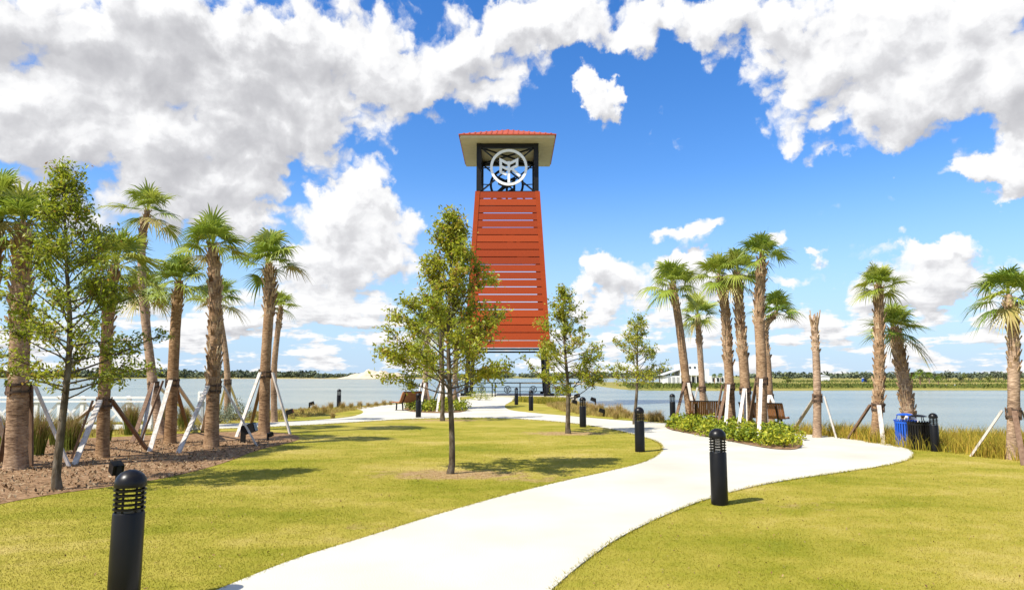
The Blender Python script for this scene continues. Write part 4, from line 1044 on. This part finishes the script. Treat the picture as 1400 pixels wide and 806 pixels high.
        for j,(ex,ey) in enumerate(ends):
            e=G(ex,ey)-base; h=Vector((e.x,e.y,0))-Vector((c.x,c.y,0)); hn=h.normalized()
            a=c+hn*(rr_*1.05+.075)+Vector((0,0,.06)); e=Vector((e.x,e.y,-.03))
            m=MB(); w=.10 
            m.beam(a,e,.045,w,side=hn); m.build('support_board',M['boarddark'] if j in dark else M['board'],root)  # boards listed in dark get their shade through the darker colour
    return root
palm(-30,640,[(-20,480)],-4,285,26,66,'leafy palm cut by the left edge of the photo',seed=1,nf=None,topy=540,ends=[(-60,640),(18,628)],dark=(0,))
palm(22,641,[(26,500)],32,305,31,62,'thick trunked palm behind the young oak at far left',seed=2,boots=(.55,1),nf=None,topy=532,ends=[(96,638),(0,634),(42,637)],dark=(1,2))
palm(140,625,[(144,500),(150,410)],158,362,19,58,'palm just right of the young oak at left',seed=3,boots=(.62,1),topy=548,ends=[(101,635),(97,627),(203,615),(70,600)],dark=(1,2),yellow=.08)
palm(221,594,[(209,520),(196,410),(194,330)],202,287,14,44,'tallest slim leaning palm on the left with an S curved trunk',seed=4,boots=(.82,1),topy=528,ends=[(180,606),(193,604),(262,568)],dark=(0,))
palm(212,586,[(205,500)],197,398,13,38,'short palm hidden behind the tall leaning palm on the left',seed=5,boots=(.8,1))
palm(232,606,[(237,500),(241,430)],246,384,18,47,'palm with a straight smooth trunk and low crown between leaning palm and boot covered palm',seed=6,boots=(.8,1),topy=523,ends=[(204,617),(190,608),(280,580),(258,588)],dark=(1,3),up=.3)
fpalm=palm(289,611,[(293,480),(294,390)],290,335,21,46,'palm on the left covered in criss cross boots almost to the ground',seed=7,boots=(.27,1),topy=533,ends=[(243,619),(352,609),(276,590)],dark=())
palm(311,572,[(310,500)],297,408,10,36,'thin palm behind the boot covered palm on the left',seed=8,boots=(.85,1),topy=521,ends=[(298,566),(328,560)])
palm(375,577,[(375,500)],384,418,10,27,'small palm hidden behind the rightmost palm of the left group',seed=9,boots=(.8,1),nf=13)
palm(361,592.5,[(363,500),(369,400)],367,358,17,49,'rightmost palm of the left group with a bulge of boots below its crown',seed=10,boots=(.66,.97),topy=514,ends=[(323,597),(342,585),(397,593)],dark=(1,),bulge=.25)
palm(946,578,[(938,520),(928,440)],919,388,14,40,'leaning palm at the left end of the right palm bed',seed=11,boots=(.82,1),topy=524,ends=[(921,582),(952,581),(957,566)],dark=(0,2))
palm(962,566,[(959,510),(956,465)],954,429,10,30,'small thin palm behind the bench in the right palm bed',seed=12,boots=(.68,1),topy=532,ends=[(946,566),(972,563)])
palm(1000,586,[(996,500),(992,430)],984,377,15,36,'palm with withered hanging yellow fronds in the right bed',seed=13,boots=(.42,1),topy=528,ends=[(991,592),(976,585),(979,590)],dark=(1,2),yellow=.14)
palm(1022,587,[(1017,500),(1011,430)],1008,372,16,38,'palm with pale boots on its upper half in the middle of the right bed',seed=14,boots=(.45,1),topy=532,ends=[(1008,594),(1020,592)],up=.3)
palm(1041,593,[(1041,500),(1038,430)],1042,350,17,38,'tallest palm of the right bed with upright fronds',seed=15,boots=(.6,1),topy=522,ends=[(1037,606),(1022,590),(1050,590)],dark=(1,),up=1.4)
palm(1054,576,[(1050,500),(1046,450)],1062,426,11,34,'palm leaning right behind the tallest palm of the right bed',seed=16,boots=(.55,1),topy=541,ends=[(1072,584),(1044,582)])
palm(1117,598,[(1117,520)],1113,430,12.5,20,'dead palm trunk without any crown standing right of the bed',seed=17,boots=(.70,.97),crown=False,topy=545,ends=[(1086,585),(1144,599)])
palm(1197,604,[(1202,520),(1202,450)],1201,388,16,33,'tall palm with a curved boot covered trunk left of the bins',seed=18,boots=(.22,1),topy=557,ends=[(1158,600),(1208,607)],dark=(0,),up=-.2)
palm(1246,598,[(1239,540),(1229,480)],1222,446,19,41,'shorter leaning palm right behind the bins',seed=19,boots=(.18,1),topy=572,ends=[(1224,608),(1300,617)])
palm(1384,627.5,[(1386,540),(1385,450)],1378,402,18,47,'palm at the right edge of the photo',seed=20,boots=(.5,.95),topy=567,ends=[(1326,623),(1420,628),(1400,636)],dark=(2,))
palm(580,559.5,[(582,500)],584,447,9,27,'palm behind the bench end in the middle bed',seed=21,topy=524,ends=[(567,560),(590,562),(574,563)],dark=(1,))
palm(605,559.5,[(604,500)],602,440,9,28,'palm in the middle of the planted bed behind the big young tree',seed=22,topy=524,ends=[(597,563),(622,562),(616,559),(588,558)],dark=(2,))
palm(622,557,[(623,500)],625,452,9,26,'right palm of the middle bed hidden by the big young tree',seed=23,topy=526,ends=[(612,560),(632,561)])

# ------------------------------------------------------------------ young oaks
def oak(bx,by,tx,ty,wpx,Rpx,cb,label,seed,nl=60,tw=9,lv=13,leaf=(.045,.075),t0=.42,asp=.45,mid=None):
    rng=random.Random(seed); rg=np.random.default_rng(seed); base=G(bx,by); D=base.y; sc=D/F
    top=A(tx,ty+12,D)-base; Hh=top.z; r0=wpx*sc/2*.8; Rm=Rpx*sc; zb=(A(bx,cb,D)).z
    root=thing('young_oak',label,'tree',base,0,'young oaks on the lawn')
    n=22; pts=[]; ph=rng.uniform(0,6)
    for i in range(n):
        f=i/(n-1); p=Vector((top.x*f, .0, -.05+(Hh+.05)*f)); p.x+=.045*math.sin(f*7+ph)*Hh/5*(1-.3*f); p.y+=.04*math.cos(f*6+ph)*Hh/5; 
        if mid: p.x+=mid*sc*math.sin(math.pi*min(1,f*1.5))
        if i==0: p.x=p.y=0
        pts.append(p)
    rad=[max(.006,r0*(1-f)**.85*(1+.35*math.exp(-f*40))+.004) for f in [i/(n-1) for i in range(n)]]
    mb=MB(); mb.tube(pts,rad,12)
    def at(f): 
        q=f*(n-1); i=min(n-2,int(q)); return pts[i].lerp(pts[i+1],q-i), rad[i]
    C=[];T=[]
    for k in range(nl):
        t=((k+.5)/nl)**1.05; z=zb+(Hh*.985-zb)*t; f=z/Hh; p,rp=at(min(.99,f))
        prof=(1-t)**.88*(.80+.20*min(1,t/.12)); L=Rm*prof*rng.uniform(.7,1.35)+.10
        az=k*2.399+rng.uniform(-.5,.5); el=R_(rng.uniform(4,32)+38*t)
        d=Vector((math.cos(az)*math.cos(el),math.sin(az)*math.cos(el),math.sin(el)))
        seg=[p]; cur=p.copy(); dd=d.copy(); m=5
        for q in range(m):
            dd=(dd+Vector((rng.uniform(-.22,.22),rng.uniform(-.22,.22),rng.uniform(-.12,.16)))).normalized(); cur=cur+dd*L/m; seg.append(cur.copy())
        rb=min(rp*.5,.004+.008*L); mb.tube(seg,[rb*(1-.8*i/m)+.002 for i in range(m+1)],6,cap=False)
        nt_=max(3,int(tw*(.45+L/Rm)))
        bt=rng.gauss(0,.08)
        for w in range(nt_):
            g=rng.uniform(.30,1.0)**.75; qi=g*m; i=min(m-1,int(qi)); s0=seg[i].lerp(seg[i+1],qi-i)
            td=(dd*.5+Vector((rng.gauss(0,.7),rng.gauss(0,.7),rng.gauss(.18,.5)))).normalized(); tl=rng.uniform(.12,.30)*(.55+.45*Rm)
            s1=s0+td*tl; mb.tube([s0,(s0+s1)/2+Vector((0,0,.01)),s1],[.005,.004,.002],4,cap=False)
            kk=max(4,int(lv*rng.uniform(.5,1.4)))
            a=rg.uniform(.2,1.1,(kk,1)); C.append(np.array(s0)+(np.array(s1)-np.array(s0))*a+rg.normal(0,.045,(kk,3)))
            T.append(np.clip(rg.normal(t0+bt,.13,kk)+(rg.random(kk)<.035)*.5,0,1))
    mb.build('trunk',M['oakbark'],root,smooth=True)
    C=np.concatenate(C); T=np.concatenate(T); V,Fc=leaf_arrays(C,rg.uniform(leaf[0],leaf[1],len(C)),asp,rg,up=.5)
    npmesh('crown',V,Fc,3,np.repeat(T,2),M['oakleaf'],root)
    return root
oak(79,669,92,222,13,108,545,'young oak with open crown on the mulch at left',101,nl=66,tw=15,lv=12,leaf=(.055,.095),t0=.42,mid=8)
oak(615,647,616,286,10,92,540,'largest young oak alone on the middle lawn in front of the tower',102,nl=66,tw=17,lv=13,leaf=(.065,.105),t0=.60)
oak(605,575,600,345,7,48,540,'young oak hidden directly behind the largest young oak',103,nl=44,tw=8,lv=12,leaf=(.07,.11),t0=.55)
oak(777,592,770,386,8,60,545,'young oak to the right of the red tower base',104,nl=52,tw=12,lv=11,leaf=(.08,.125),t0=.57)
oak(868,580,873,424,6,43,530,'small young oak by the water left of the right palms',105,nl=40,tw=9,lv=10,leaf=(.08,.125),t0=.55)
# far palms on the spit
def far_palm_proto():
    r=thing('far_palm','x','palm tree'); m=MB(); m.tube([(0,0,-.1),(.05,0,1.6),(0,0,3.1)],[.2,.16,.14],8); m.build('trunk',M['palmbark'],r)
    m=MB(); rng=random.Random(3)
    for k in range(22):
        g=(k+.5)/22; el=R_(75-110*g); az=k*2.399; d=Vector((math.cos(az)*math.cos(el),math.sin(az)*math.cos(el),math.sin(el))); frond(m,Vector((0,0,3.1)),d,1.25,rng,.15+.2*rng.random())
    m.build('crown',M['frond'],r,tint=True); return r
fpp=far_palm_proto()
for i,(px,s,l) in enumerate([(1258,1.0,'tallest small palm across the lake right of the leaning palm'),(1271,.82,'second small palm across the lake right of the leaning palm'),(1248,.72,'far palm across the lake half behind the leaning palm'),(1283,.6,'low far palm rightmost of the group across the lake'),(977,.75,'far palm beside the white house left of two'),(985,.8,'far palm beside the white house right of two')]):
    Yf=153 if i<4 else 192; p=A(px,525,Yf); place(fpp,i==0,(p.x,Yf,-.65),i*1.3,l,'small palms across the lake',s)
